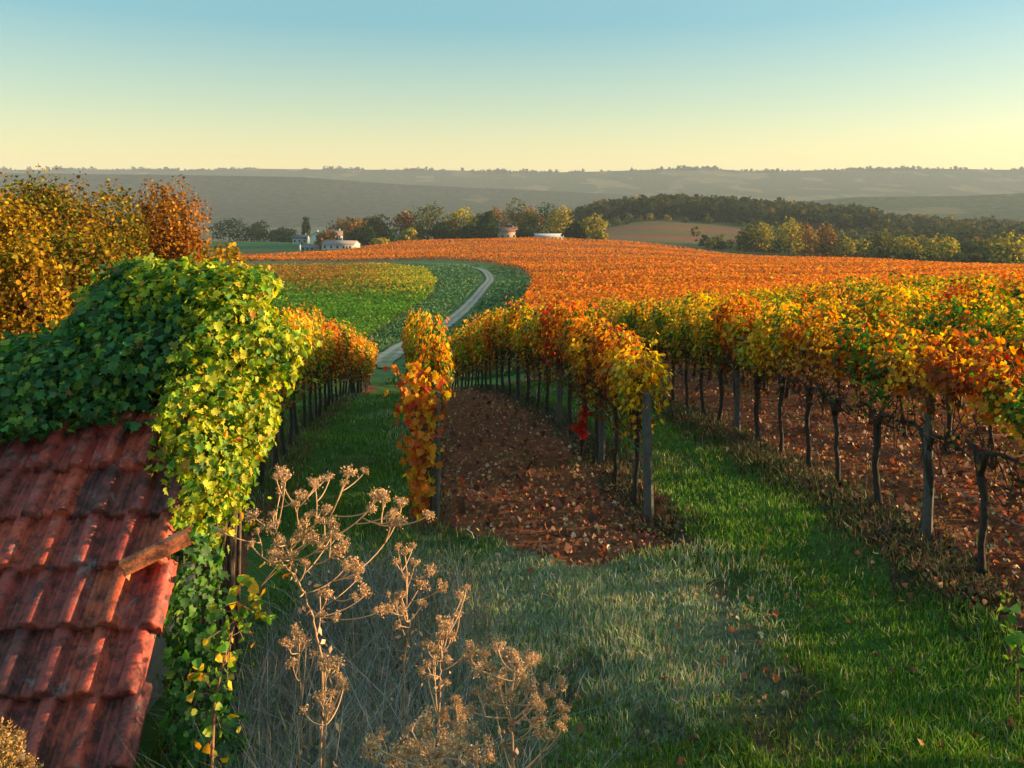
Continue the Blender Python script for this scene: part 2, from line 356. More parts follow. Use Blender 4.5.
# ------------------------------------------------------------------ far hills
def fbm(x, y, seed, octs=5):
    r = np.random.default_rng(seed); s = 0; a = 1
    for o in range(octs):
        for q in range(3):
            th = r.uniform(0, 6.28); k = 2 ** o
            s = s + a * np.sin((x * math.cos(th) + y * math.sin(th)) * k + r.uniform(0, 6.28)) / 3
        a *= .5
    return s
def hill_sheet(name, label, px, d0, ztop, base_d, back, mat, seed, rough, zb=-96):
    """A long ridge: px -> crest height and crest distance, foot at base_d, falling away behind."""
    U = np.linspace(-300, 1330, 420); T = np.concatenate([np.linspace(0, 1, 60), np.linspace(1.04, 1.6, 12)])
    zt = np.interp(U, px, ztop); dd = np.interp(U, px, d0); bd = np.interp(U, px, base_d)
    UU, TT = np.meshgrid(U, T, indexing='ij')
    D = bd[:, None] + (dd - bd)[:, None] * TT
    X = (UU - 512) / F * D
    sm = np.clip(TT, 0, 1); sm = sm ** .8 * (1 - .25 * np.sin(sm * math.pi))
    Z = zb + (zt[:, None] - zb) * sm - np.clip(TT - 1, 0, 1) * back
    Z += rough * fbm(X / 420, D / 420, seed) * np.clip(TT * 4, 0, 1) * np.where(TT > .9, .35, 1)
    mb = MB(); nr, nc = X.shape
    i, j = np.meshgrid(np.arange(nr - 1), np.arange(nc - 1), indexing='ij')
    f = np.stack([i * nc + j, (i + 1) * nc + j, (i + 1) * nc + j + 1, i * nc + j + 1], -1).reshape(-1, 4)
    mb.add(np.stack([X, D, Z], -1).reshape(-1, 3), [f], (.1, .1, .1))
    tag(mb.obj(name, mat, smooth=True), label, 'hills', kind='structure')
    crest = np.argmin(abs(T - 1))
    return X[:, crest], D[:, crest], Z[:, crest]
def zz(py, d): return CZ + (YH - py) * d / F
skypx = [-300, 0, 75, 200, 240, 330, 450, 540, 600, 700, 760, 860, 960, 1024, 1330]
skypy = [170, 170, 169, 170, 168, 169.5, 170, 173, 172, 168, 171.5, 169, 169, 170, 168]
CR = hill_sheet('hills', 'long hazy plateau ridge closing the horizon', skypx, [4200] * 15, [zz(p, 4200) for p in skypy], [2700] * 15, 60,
                hill_mat('far_hill', (.032, .042, .02), (.095, .085, .038), .0055, .54), 3, 11)
lp = [-300, 60, 150, 300, 400, 520, 640, 800, 1330]
CL = hill_sheet('hills', 'steep shaded valley side behind the village', lp, [3000, 2900, 2800, 2800, 2900, 3000, 3100, 3200, 3300],
                [zz(p, d) for p, d in zip([172, 173, 174, 177, 184, 190, 196, 206, 215], [3000, 2900, 2800, 2800, 2900, 3000, 3100, 3200, 3300])],
                [1900, 1900, 1900, 2000, 2100, 2200, 2300, 2400, 2500], 40, hill_mat('near_hill', (.02, .028, .02), (.06, .06, .03), .0035, .66), 11, 8)
rp_ = [-300, 500, 640, 760, 860, 960, 1024, 1330]
CRR = hill_sheet('hills', 'low wooded rise at the right below the far ridge', rp_, [2300] * 8, [zz(p, 2300) for p in [270, 245, 225, 205, 197, 196, 193, 190]],
                 [1500] * 8, 30, hill_mat('right_hill', (.035, .05, .02), (.1, .09, .035), .004, .58), 21, 6)

def clump_field(name, label, cat, pts, size, n, pal, w, leaf):
    """Many small tree crowns that read as one mass."""
    mb = MB()
    for (x, y, z), s in zip(pts, size):
        v = sph(n); r = rng.uniform(.6, 1.05, n)[:, None]
        p = v * r * np.array([s * .5, s * .5, s * .55]) + np.array([x, y, z + s * .5])
        c = np.array(pal)[rng.choice(len(pal), p=np.array(w) / sum(w))]
        leaves(mb, p, v + .5 * rng.normal(size=v.shape), s * leaf * rng.uniform(.7, 1.3, n), np.clip(c * (1 + .2 * rng.normal(size=(n, 1))), .01, .6), T_QUAD)
    o = mb.obj(name, M_TREE); tag(o, label, cat, kind='stuff'); return o
pts = []; siz = []
for X, D, Z in (CR,):
    for k in range(len(X)):
        dn = .75 + .5 * math.sin(k * .21 + 2 * math.sin(k * .07)) + .3 * math.sin(k * .9)
        if rng.random() < dn:
            for q in range(int(1 + 9 * max(0, dn - .3))):
                i2 = min(k + 1, len(X) - 1); f = rng.random()
                pts.append((X[k] * (1 - f) + X[i2] * f, D[k] - rng.uniform(0, 60), Z[k] * (1 - f) + Z[i2] * f - 3)); siz.append(rng.choice([6, 8, 11, 17], p=[.5, .3, .15, .05]))
clump_field('hill_trees', 'fringe of tiny trees along the skyline ridge', 'trees', pts, siz, 16, [(.03, .045, .018), (.07, .05, .02)], [3, 1], .45)

# ------------------------------------------------------------------ vines
GOLD = (.74, .43, .02); AMBER = (.68, .27, .012); ORANGE = (.62, .16, .01); RUST = (.3, .07, .015); RED = (.45, .025, .015)
GREEN = (.06, .15, .02); LIME = (.3, .36, .03); BROWN = (.14, .055, .02); DULL = (.34, .22, .06)
PAL = [GOLD, AMBER, ORANGE, RUST, RED, GREEN, LIME, BROWN, DULL]
#            gold amb  org rust red grn lime brn dull
KINDS = [
 ('golden orange',        [5, 5, 4, 1.8, .3, 1, 1.4, 1, 2]),
 ('amber and green',      [3, 3, 2, 1.2, .1, 5, 3, 1, 2]),
 ('yellow green',         [4, 1.5, .6, .5, .0, 4, 5, .3, 1]),
 ('orange and rust',      [2, 4, 6, 3.5, .6, .6, .6, 1, .6]),
 ('green with gold tips', [3, 1, .6, .6, 0, 8, 3, .3, .6]),
 ('scarlet and orange',   [1.5, 2.5, 4, 3, 5, .6, .5, .6, .3]),
 ('pale golden',          [7, 3.5, 1.2, .6, 0, 1, 2.5, .3, 1.6]),
]
def vine_foliage(kind, n, leaf, length=1.06, droop=0.0, top=2.15, bot=1.0, half=.27, tmpl=T_LEAF):
    mb = MB(); w = np.array(KINDS[kind][1], float)
    x = rng.uniform(-length / 2, length / 2, n)
    # clumped: several shoots, each its own tint
    ns = 8; sx = np.linspace(-length / 2, length / 2, ns) + rng.normal(0, .03, ns); sc = rng.choice(len(PAL), ns, p=w / w.sum()); sh = rng.uniform(-.42, .16, ns); slow = rng.uniform(-.34, .34, ns)
    k = rng.integers(0, ns, n); x = np.where(rng.random(n) < .85, sx[k] + rng.normal(0, .075, n), x)
    tz = rng.beta(1.5, 1.1, n)
    z = (bot + slow[k]) + tz * (top + sh[k] - bot - slow[k]); z = np.maximum(z, bot - .55)
    wid = half * (.55 + .75 * np.sin(np.clip(tz, .02, 1) * 2.6)) * rng.uniform(.7, 1.25, n)
    side = rng.choice([-1, 1], n); y = side * wid * rng.power(2.2, n)
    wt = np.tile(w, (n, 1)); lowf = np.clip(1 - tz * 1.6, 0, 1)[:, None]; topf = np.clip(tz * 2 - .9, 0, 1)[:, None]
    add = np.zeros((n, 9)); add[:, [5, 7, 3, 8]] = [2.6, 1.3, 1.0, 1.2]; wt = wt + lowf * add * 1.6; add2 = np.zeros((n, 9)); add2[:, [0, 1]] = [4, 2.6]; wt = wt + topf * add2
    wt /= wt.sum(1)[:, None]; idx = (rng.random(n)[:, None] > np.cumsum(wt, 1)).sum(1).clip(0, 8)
    idx = np.where(rng.random(n) < .62, sc[k], idx)
    c = np.array(PAL)[idx]; c = np.clip(c * (1 + .2 * rng.normal(size=(n, 1))) * (1 + .07 * rng.normal(size=(n, 3))), .005, .85)
    nr = np.stack([.5 * rng.normal(size=n), side * (.9 + .3 * rng.normal(size=n)), .35 + .55 * rng.normal(size=n) + .8 * topf[:, 0]], 1)
    leaves(mb, np.stack([x, y, z], 1), nr, leaf * rng.uniform(.6, 1.3, n), c, tmpl, down=.8)
    # a few withered leaves left on the bare lower canes
    m = n // 9; pp = np.stack([rng.uniform(-length / 2, length / 2, m), rng.normal(0, .12, m), rng.uniform(bot - .5, bot, m)], 1)
    leaves(mb, pp, rng.normal(size=(m, 3)), leaf * rng.uniform(.5, 1, m), pick([BROWN, DULL, RUST, GREEN], [4, 3, 1.5, 1.5], m), tmpl, down=1)
    # canes: thin shoots poking out of the top
    for q in range(5):
        x0 = rng.uniform(-length / 2, length / 2); h = top + rng.uniform(.0, .22)
        p = np.array([(x0, 0, bot), (x0 + rng.normal(0, .05), rng.normal(0, .04), (bot + h) / 2), (x0 + rng.normal(0, .12), rng.normal(0, .1), h)])
        mb.tube(p, [.006, .005, .003], 3, (.16, .08, .03), cap=False)
        m_ = 5; tt = rng.uniform(.7, 1, m_)[:, None]; pp = p[1] * (1 - tt) + p[2] * tt
        leaves(mb, pp + .03 * rng.normal(size=pp.shape), rng.normal(size=(m_, 3)), leaf * .8, pick(PAL, w, m_), T_LEAF, down=.3)
    return mb.mesh('foliage', M_LEAF)
def vine_trunk():
    mb = MB(); n = 7; zs = np.linspace(-.1, 1.22, n); bx = np.cumsum(rng.normal(0, .028, n)); by = np.cumsum(rng.normal(0, .02, n))
    p = np.stack([bx - bx[0], by - by[0], zs], 1); r = np.array([.05, .04, .033, .032, .036, .042, .042]) * rng.uniform(.8, 1.2)
    mb.tube(p, r, 7, (.045, .032, .025))
    for sgn in (-1, 1):
        q = np.array([p[-2], p[-1] + (sgn * .08, 0, .03), p[-1] + (sgn * .28, rng.normal(0, .02), .06), p[-1] + (sgn * .5, rng.normal(0, .02), .02 + rng.normal(0, .03))])
        mb.tube(q, [.04, .033, .024, .016], 6, (.05, .034, .026))
    for k in range(12):                                        # bare lower canes
        x0 = rng.uniform(-.5, .5); x1 = x0 + rng.normal(0, .1); mb.tube([(x0, 0, 1.12), (x1, rng.normal(0, .12), 1.3), (x1 + rng.normal(0, .1), rng.normal(0, .12), rng.choice([1.65, 1.5, .85]))], [.011, .008, .005], 4, (.08, .045, .03), cap=False)
    return mb.mesh('trunk', M_BARK, True)
TRUNKS = [vine_trunk() for _ in range(6)]
FOL = {k: [vine_foliage(k, 1000, .072, top=2.2, bot=1.3, half=.23, tmpl=T_LOBE) for _ in range(2)] for k in range(len(KINDS))}
FOLN = {k: [vine_foliage(k, 820, .069, top=2.32, bot=1.62, half=.22, tmpl=T_LOBE) for _ in range(2)] for k in range(len(KINDS))}
FOLF = {k: [vine_foliage(k, 620, .088, top=2.15, bot=1.12) for _ in range(2)] for k in range(len(KINDS))}
ORD = 'first second third fourth fifth sixth seventh eighth ninth tenth eleventh twelfth thirteenth fourteenth fifteenth sixteenth seventeenth eighteenth nineteenth twentieth'.split()
ORD += ['twenty-' + o for o in ORD[:9]] + ['thirtieth'] + ['thirty-' + o for o in ORD[:9]] + ['fortieth'] + ['forty-' + o for o in ORD[:9]]
VINES = []
def plant_vine(x, y, a, kind, label, group, far=False, hs=1.0, fol=None, slim=1.0):
    t = thing('grapevine', label, 'grapevine', (x, y, gz(x, y) - .02), a + (math.pi if random.random() < .5 else 0), group)
    s = random.uniform(.93, 1.07); t.scale = (random.uniform(.97, 1.08), random.uniform(.9, 1.15) * slim, s * hs)
    for nm, me in (('trunk', random.choice(TRUNKS)), ('foliage', fol or random.choice((FOLF if far else FOLN if x > 3 and y < 12.5 else FOL)[kind]))):
        o = bpy.data.objects.new(nm, me); COL.objects.link(o); o.parent = t
    VINES.append((x, y)); return t
def choose(ws): return int(rng.choice(len(KINDS), p=np.array(ws) / sum(ws)))
W_C = [4, 3, 1.2, 3.4, 1.4, .6, 2.6]; W_R = [1.6, 3.6, 4, 1.6, 3.8, .6, 3]; W_L = [3, 3, 2, 2.6, 1.6, 1, 3]
def row(P, name, ws, step, start=.55, ymin=-99, end='near', first=None, slim=1.0):
    k = 0; group = 'vines of the ' + name
    for i, (x, y, a) in enumerate(walk(P, step, start)):
        if y < ymin: continue
        kind = choose(ws)
        if first and k in first: kind = first[k]
        if x / y > .67: label = f'grapevine of the {name} standing to the right of those in view'
        else:
            label = f'{KINDS[kind][0]} grapevine, {ORD[k]} from the {end} end of the {name}'; k += 1
        plant_vine(x, y, a, kind, label, group, far=y > 22, slim=slim)
row(P_C, 'middle row', W_C, 1.0, first={0: 6, 1: 3, 2: 0, 3: 1})
row(P_N, 'narrow row', W_L, .95, first={0: 1, 1: 6, 2: 2, 3: 1, 4: 0}, slim=.68)
row(P_L, 'left row', W_L, 1.0, start=.3)
row(P_R, 'front right row', W_R, .88, start=.4, ymin=2.6, end='right')
for k, (nm, ymin) in enumerate([('second', 4.2), ('third', 6.0), ('fourth', 13.5), ('fifth', 17.5), ('sixth', 21), ('seventh', 24.5)]):
    P = [(x + 2.35 * (k + 1), y) for x, y in P_R]
    row(P, nm + ' right row', W_R, 1.05, start=.3 + .1 * k, ymin=ymin, end='right')

# posts, wires
def post(x, y, h, r, label, lean=(0, 0), square=False):
    mb = MB(); z0 = gz(x, y)
    n = 8; zs = np.linspace(-.3, h, n); wob = rng.normal(0, .004, (n, 2))
    p = np.stack([zs / h * lean[0] + wob[:, 0], zs / h * lean[1] + wob[:, 1], zs], 1)
    mb.tube(p, np.linspace(r * 1.06, r * .95, n), 9, (.1, .092, .082))
    t = mb.obj('vine_post', M_WOOD, loc=(x, y, z0)); t.data.polygons.foreach_set('use_smooth', np.zeros(len(t.data.polygons), bool))
    return tag(t, label, 'post')
post(1.67, 9.75, 1.55, .06, 'thick weathered grey end post of the middle vine row', (-.02, .05))
post(1.36, 12.2, 1.7, .05, 'slim dark post inside the middle vine row', (.02, 0))
post(.9, 15.2, 1.7, .05, 'slim dark post farther along the middle vine row')
post(.15, 19.5, 1.75, .05, 'slim post half way along the middle vine row')
post(-.93, 9.85, 1.75, .045, 'thin grey metal post at the near end of the narrow vine row', (0, .02))
post(-1.75, 15.5, 1.8, .045, 'slim post inside the narrow vine row')
post(4.62, 8.9, 1.75, .055, 'slim grey post in the front right vine row nearest the frame edge', (.02, 0))
post(4.0, 14.2, 1.75, .055, 'slim grey post midway along the front right vine row')
post(3.1, 20.5, 1.75, .055, 'slim grey post at the far stretch of the front right vine row')
def wire(P, h, label, ymin=-9, ymax=99):
    mb = MB(); w = [q for q in walk(P, .8) if ymin < q[1] < ymax]
    mb.tube([(x, y, gz(x, y) + h) for x, y, a in w], .004, 4, (.2, .2, .2))
    tag(mb.obj('trellis_wire', M_WOOD), label, 'wire')
wire(P_C, .72, 'thin trellis wire strung low along the middle vine row')
wire(P_R, .72, 'thin trellis wire strung low along the front right vine row', 6)

# red drape of leaves at the end of the narrow row
def red_creeper():
    mb = MB(); n = 420; t = rng.random(n)
    z = 1.95 - 1.8 * t; r = .19 * (1 - t) ** .7 + .045
    p = np.stack([-.12 + rng.normal(0, 1, n) * r * .7, rng.normal(0, 1, n) * r * .4 - .05, z], 1)
    c = pick([(.5, .12, .03), (.75, .24, .03), AMBER, (.6, .06, .03), RUST, GOLD, LIME], [2.5, 4, 3.5, 1.3, 1, 2.5, .8], n)
    leaves(mb, p, np.stack([rng.normal(size=n) * .6, -1 + .5 * rng.normal(size=n), .3 + .4 * rng.normal(size=n)], 1), (.085 * rng.uniform(.6, 1.25, n)), c, T_LOBE, down=1)
    x, y = -1.0, 9.72; t_ = thing('creeper', 'rusty red creeper hanging on the thin post of the narrow row', 'creeper', (x, y, gz(x, y)))
    mb.obj('foliage', M_LEAF, t_)
    st = MB()
    for k in range(4): st.tube([(rng.normal(0, .03), 0, -.05), (-.06 + rng.normal(0, .05), -.02, .6), (-.1 + rng.normal(0, .08), 0, 1.4)], [.014, .011, .006], 5, (.09, .05, .03))
    st.obj('stem', M_BARK, t_)
red_creeper()
def red_shoot():
    mb = MB(); n = 26; p = np.stack([rng.normal(0, .05, n), rng.normal(0, .05, n), rng.uniform(.3, .8, n)], 1)
    leaves(mb, p, rng.normal(size=(n, 3)) + (0, -1, 0), .12, pick([RED, (.55, .06, .03)], [1, 1], n), T_LEAF, down=.6)
    mb.tube([(0, 0, -.02), (.01, 0, .4), (0, .01, .8)], [.01, .008, .005], 5, (.12, .05, .03))
    x, y = at(581, 12.6); tag(mb.obj('vine_shoot', M_LEAF, loc=(x, y, gz(x, y))), 'small bright red shoot low under the middle row', 'shoot')
red_shoot()

# ------------------------------------------------------------------ distant vineyards (uncountable)
def field_rows(polyg, spacing, ang, hgt, name, label, colfn, dens=1.0, ymax=999, flat=0.0):
    mb = MB(); c, s = math.cos(ang), math.sin(ang)
    q = polyg @ np.array([[c, -s], [s, c]])                     # rows run along local x
    lo, hi = q.min(0), q.max(0)
    P = []; Y0 = lo[1]
    v = Y0
    while v < hi[1]:
        u = lo[0]
        us = np.arange(lo[0], hi[0], .3); vv = v + .0 * us
        X = us * c + vv * -s * -1 * -1 if False else us * c - vv * s
        Y = us * s + vv * c
        P.append(np.stack([X, Y, np.full(len(X), rng.normal(0, 1))], 1)); v += spacing
    P = np.concatenate(P)
    P = P[(P[:, 1] > 30)]
    k = inside(polyg, P[:, 0], P[:, 1]) & (abs(P[:, 0]) < .7 * P[:, 1] + 6); P = P[k]
    d = P[:, 1]
    keep = rng.random(len(P)) < np.clip(110 / d, .1, 1) * dens; P = P[keep]; d = d[keep]
    rep = np.clip((70 / d * 7).astype(int), 5, 10); P = np.repeat(P, rep, 0); d = np.repeat(d, rep)
    n = len(P); sz = .13 * np.clip(d / 42, 1, 3.2) * rng.uniform(.7, 1.25, n)
    T = P[:, 2]; P = P[:, :2] + rng.normal(0, .13, (n, 2))
    hz = (.32 + .68 * rng.beta(2.2, 1.2, n)) * hgt
    z = ground_z(P[:, 0], P[:, 1]) + hz
    nr = np.stack([rng.normal(size=n) * .6, rng.normal(size=n) * .6 - .35, .6 + .6 * rng.random(n)], 1)
    leaves(mb, np.stack([P[:, 0], P[:, 1], z], 1), nr, sz, colfn(P, hz / hgt, n) * (1 + .2 * T[:, None]).clip(.6, 1.3), T_QUAD if d.min() > 300 else T_DIA_WIDE)
    m = n // 3; i = rng.integers(0, n, m)  # dark quads low in every row, painted shade at the row feet
    leaves(mb, np.stack([P[i, 0], P[i, 1], ground_z(P[i, 0], P[i, 1]) + rng.random(m) * hgt * .3], 1), np.stack([rng.normal(size=m), -1 + 0 * d[i], .2 + 0 * d[i]], 1), sz[i] * .8, pick([(.07, .03, .015), (.05, .03, .02)], [1, 1], m), T_DIA_WIDE)
    tag(mb.obj(name, M_LEAF), label, 'vineyard', kind='stuff')
T_DIA_WIDE = (np.array([(0, 0, 0), (.5, .5, .06), (0, 1, -.06), (-.5, .5, .06)]), [np.array([(0, 1, 2, 3)])])
def col_orange(P, h, n):
    c = pick([(.75, .27, .01), (.72, .17, .008), (.75, .21, .008), (.4, .08, .01), GOLD], [4, 5, 5, 1.4, .7], n)
    near = np.clip(1 - P[:, 1] / 75, 0, 1)[:, None]
    g = pick([GOLD, LIME, AMBER, GREEN, ORANGE], [4, 2, 3, 1, 2], n)
    c = np.where(rng.random((n, 1)) < near * 1.1, g, c)
    pat = .5 + .5 * np.sin(P[:, 0] * .11 + 1.5 * np.sin(P[:, 1] * .07)) * np.sin(P[:, 1] * .16)
    c = c * (.88 + .24 * pat[:, None])
    return c
def col_left(P, h, n):
    far = np.clip((P[:, 1] - 128) / 45, 0, 1)
    edge = np.clip((512 + F * P[:, 0] / P[:, 1] - 330) / 90, 0, 1)
    a = pick([(.08, .2, .02), (.1, .22, .02), (.13, .25, .025)], [5, 5, 1], n, .07)
    b = pick([LIME, (.6, .42, .03), (.3, .32, .03)], [3, 3, 2], n, .08); r = pick([(.42, .15, .02), (.3, .11, .02), (.5, .22, .02)], [2, 2, 2], n, .08)
    u = rng.random(n)
    c = np.where((u < np.clip(far * edge * 1.4 + .1 * far, 0, .9))[:, None], b, a)
    c = np.where((rng.random(n) < far * (1 - edge) * .75)[:, None], r, c)
    return c
field_rows(POL_ORANGE, 3.0, R(-4), 1.45, 'vineyard_rows', 'orange autumn vineyard rows filling the slope beyond the near vines', col_orange)
field_rows(POL_LEFT, 1.5, R(48), .8, 'vineyard_rows', 'green and yellow young vineyard left of the gravel track', col_left, .9)

# ------------------------------------------------------------------ grass, leaf litter
def scatter(n, x0, x1, y0, y1):
    """more points near the eye than far off, within what the eye sees"""
    y = y0 * (y1 / y0) ** rng.random(n) if y0 > 0 else rng.uniform(y0, y1, n)
    return rng.uniform(x0, x1, n), y
def near_soil(x, y):
    tn = x - row_x(P_N, y); tc = x - row_x(P_C, y); tr = x - row_x(P_R, y)
    wob = .18 * np.sin(x * 3 + y * 2.1) + .12 * np.sin(x * 7.3 - y * 4.1)
    lat = y + .25 * np.sin(x * 2.3) + .5 * wob
    s = ((tn > -.15) & (tc < .35) & (lat > 9.0 - .25 * x)) | (tr > -.55 + .7 * wob)
    return s
def shed_zone(x, y): return (x < -2.45) & (y > 3.0) & (y < 9.3)
def blades(mb, x, y, h, w, c, lean=.4):
    n = len(x); z = ground_z(x, y) - .01
    a = rng.uniform(0, 2 * math.pi, n); l = lean * h * rng.normal(size=n); b = rng.uniform(0, 2 * math.pi, n)
    dx, dy = np.cos(a) * w / 2, np.sin(a) * w / 2; lx, ly = np.cos(b) * l, np.sin(b) * l
    V = np.stack([np.stack([x - dx, y - dy, z], 1), np.stack([x + dx, y + dy, z], 1),
                  np.stack([x + dx * .7 + lx * .35, y + dy * .7 + ly * .35, z + h * .6], 1), np.stack([x - dx * .7 + lx * .35, y - dy * .7 + ly * .35, z + h * .6], 1),
                  np.stack([x + lx, y + ly, z + h], 1)], 1)
    o = np.arange(n)[:, None] * 5
    mb.add(V.reshape(-1, 3), [o + np.array([[0, 1, 2, 3]]), o + np.array([[3, 2, 4]])], np.repeat(c, 5, axis=0))
TRK = [at(*p) for p in [(384, 52), (388, 60), (412, 74), (440, 88), (458, 105), (472, 128), (484, 155), (490, 185), (482, 212)]]
TRK_X = [p[0] for p in TRK]; TRK_Y = [p[1] for p in TRK]
def vnoise(x, y, s, seed):
    return fbm(x * s, y * s, seed, 4)
def build_grass():
    mb = MB(); n = 400000
    y = 3.2 * (30 / 3.2) ** rng.random(n); x = rng.uniform(-.85, .95, n) * y
    k = (~near_soil(x, y) | (rng.random(n) < .035)) & ~shed_zone(x, y); x, y = x[k], y[k]; n = len(x)
    dry = np.clip(1 - ((x - .55) / 2.2) ** 2 - ((y - 7.4) / 2.7) ** 2, 0, 1) + .6 * vnoise(x, y, 1.5, 5)
    dry = np.where(x > row_x(P_R, y) - 1.6 - .3 * np.sin(y), dry - .6, dry)
    dry = np.where(y < 5.9 + .3 * np.sin(3 * x), dry - .45, dry)
    bare = vnoise(x, y, 1.8, 9) + .5 * vnoise(x, y, 4.1, 10)
    thin = (bare > .5) & (rng.random(n) < .85)
    green = pick([(.135, .28, .03), (.2, .35, .04), (.08, .19, .025), (.3, .31, .1)], [4, 3, 3, .7], n)
    pale = pick([(.4, .44, .28), (.52, .5, .36), (.18, .32, .08), (.33, .25, .14)], [4, 3, 3.4, 1.8], n)
    tint = .8 + .3 * vnoise(x, y, .9, 15)[:, None]
    c = np.where((rng.random(n) < np.clip(dry * 1.5, 0.04, .92))[:, None], pale, green * tint)
    h = rng.uniform(.04, .105, n) * (1 + .5 * np.clip(vnoise(x, y, 2.2, 12), -.6, 1)); h = np.where(dry > .3, h * 1.15, h)
    c[thin] = pick([(.12, .1, .055), (.09, .12, .04), (.17, .13, .08)], [3, 3, 2], int(thin.sum())); h = np.where(thin, h * .55, h)
    blades(mb, x, y, h, .004 + .0009 * y, c, .55)
    # rough verge beside the track
    m = 26000; yy = 42 * (240 / 42) ** rng.random(m); px = rng.uniform(270, 540, m); xx = (px - 512) / F * yy
    k = ~inside(POL_LEFT, xx, yy) & ~inside(POL_ORANGE, xx, yy) & (np.abs(xx - np.interp(yy, TRK_Y, TRK_X)) > 1.5); xx, yy = xx[k], yy[k]
    cc = pick([(.05, .13, .045), (.06, .15, .05), (.08, .14, .055)], [4, 3, 1.5], len(xx), .06) * (.85 + .3 * vnoise(xx, yy, .12, 31))[:, None]
    blades(mb, xx, yy, rng.uniform(.12, .34, len(xx)), .0032 * yy, cc, .7)
    tag(mb.obj('grass', M_GRASS), 'short turf with pale dry patches between the vine rows', 'grass', kind='stuff')
build_grass()
def build_litter():
    mb = MB(); n = 56000
    y = 3.4 * (30 / 3.4) ** rng.random(n); x = rng.uniform(-.25, 1.25, n) * y
    k = near_soil(x, y) & (x < 16) | ((rng.random(n) < .035) & (x > -1)); x, y = x[k], y[k]; n = len(x)
    z = ground_z(x, y) + rng.uniform(.0, .05, n)
    c = pick([(.42, .19, .08), (.26, .1, .045), (.55, .34, .17), (.42, .12, .04), (.14, .06, .035), (.6, .48, .3)], [4, 5, 1.6, 4, 3, .6], n)
    nr = np.stack([.7 * rng.normal(size=n), .7 * rng.normal(size=n) - .3, np.full(n, .8)], 1)
    leaves(mb, np.stack([x, y, z], 1), nr, rng.uniform(.025, .068, n), c, T_LEAF)
    # clods of turned soil
    m = 11000; y = 3.6 * (26 / 3.6) ** rng.random(m); x = rng.uniform(-.2, 1.2, m) * y; k = near_soil(x, y); x, y = x[k], y[k]; m = len(x)
    leaves(mb, np.stack([x, y, ground_z(x, y) - .01], 1), np.stack([rng.normal(size=m), rng.normal(size=m) - .6, .5 + 0 * x], 1), rng.uniform(.06, .15, m), pick([(.2, .066, .036), (.11, .04, .025)], [1, 1], m), T_DIA_WIDE)
    tag(mb.obj('fallen_leaves', M_DRY), 'brown fallen leaves littering the dug soil', 'leaf litter', kind='stuff')
build_litter()
def build_weeds():
    """dull undergrowth along the feet of the rows"""
    mb = MB(); n = 26000
    y = 7.5 * (34 / 7.5) ** rng.random(n); w = rng.random(n)
    x = np.where(w < .55, row_x(P_R, y) - .35 + rng.normal(0, .28, n), np.where(w < .8, row_x(P_C, y) + .12 + rng.normal(0, .17, n), np.where(w < .9, row_x(P_N, y) + rng.normal(0, .15, n), row_x(P_L, y) + rng.normal(0, .25, n))))
    k = (x / y < .75) & ~((w > .8) & (w < .9) & (y > 25)) & (y > 9.3 - 3 * (w < .55)); x, y = x[k], y[k]; n = len(x)
    c = pick([(.12, .09, .05), (.08, .07, .045), (.05, .08, .025), (.2, .14, .07), (.06, .12, .03)], [4, 4, 2, 1.2, 1.5], n)
    blades(mb, x, y, rng.uniform(.04, .17, n), .008 + .001 * y, c, .8)
    tag(mb.obj('undergrowth', M_GRASS), 'dull brown weeds along the feet of the vine rows', 'weeds', kind='stuff')
build_weeds()
def build_dead_weeds():
    """grey tangle of dead stalks in front of the shed and under the dry umbels"""
    mb = MB(); n = 13000
    y = rng.uniform(3.3, 8.3, n); px = rng.normal(335, 95, n); x = (px - 512) / F * y
    k = (px > 175) & (px < 600 - 25 * (y - 3)) & ~((x < -1.95) & (y > 4.4)); x, y = x[k], y[k]; n = len(x)
    h = rng.uniform(.12, .8, n) * np.clip(1.25 - .1 * (y - 3), .5, 1)
    c = pick([(.27, .28, .27), (.36, .36, .34), (.16, .15, .13), (.1, .17, .07), (.36, .28, .18)], [4, 4, 3, 3, 2], n)
    blades(mb, x, y, h, rng.uniform(.004, .009, n), c, .75)
    m = 2600; y = rng.uniform(3.4, 8.0, m); px = rng.normal(325, 90, m); x = (px - 512) / F * y; k = (px > 180) & (px < 540) & ~((x < -1.95) & (y > 4.4)); x, y = x[k], y[k]; m = len(x)
    leaves(mb, np.stack([x, y, ground_z(x, y) + rng.uniform(.02, .45, m)], 1), sph(m) + (0, -.3, .5), rng.uniform(.03, .07, m), pick([(.08, .15, .04), (.18, .17, .13), (.3, .3, .27), (.1, .22, .05)], [4, 3, 3, 2], m), T_DIA)
    tag(mb.obj('dead_weeds', M_DRY), 'grey tangle of dead stalks in the foreground beside the shed', 'weeds', kind='stuff')
build_dead_weeds()

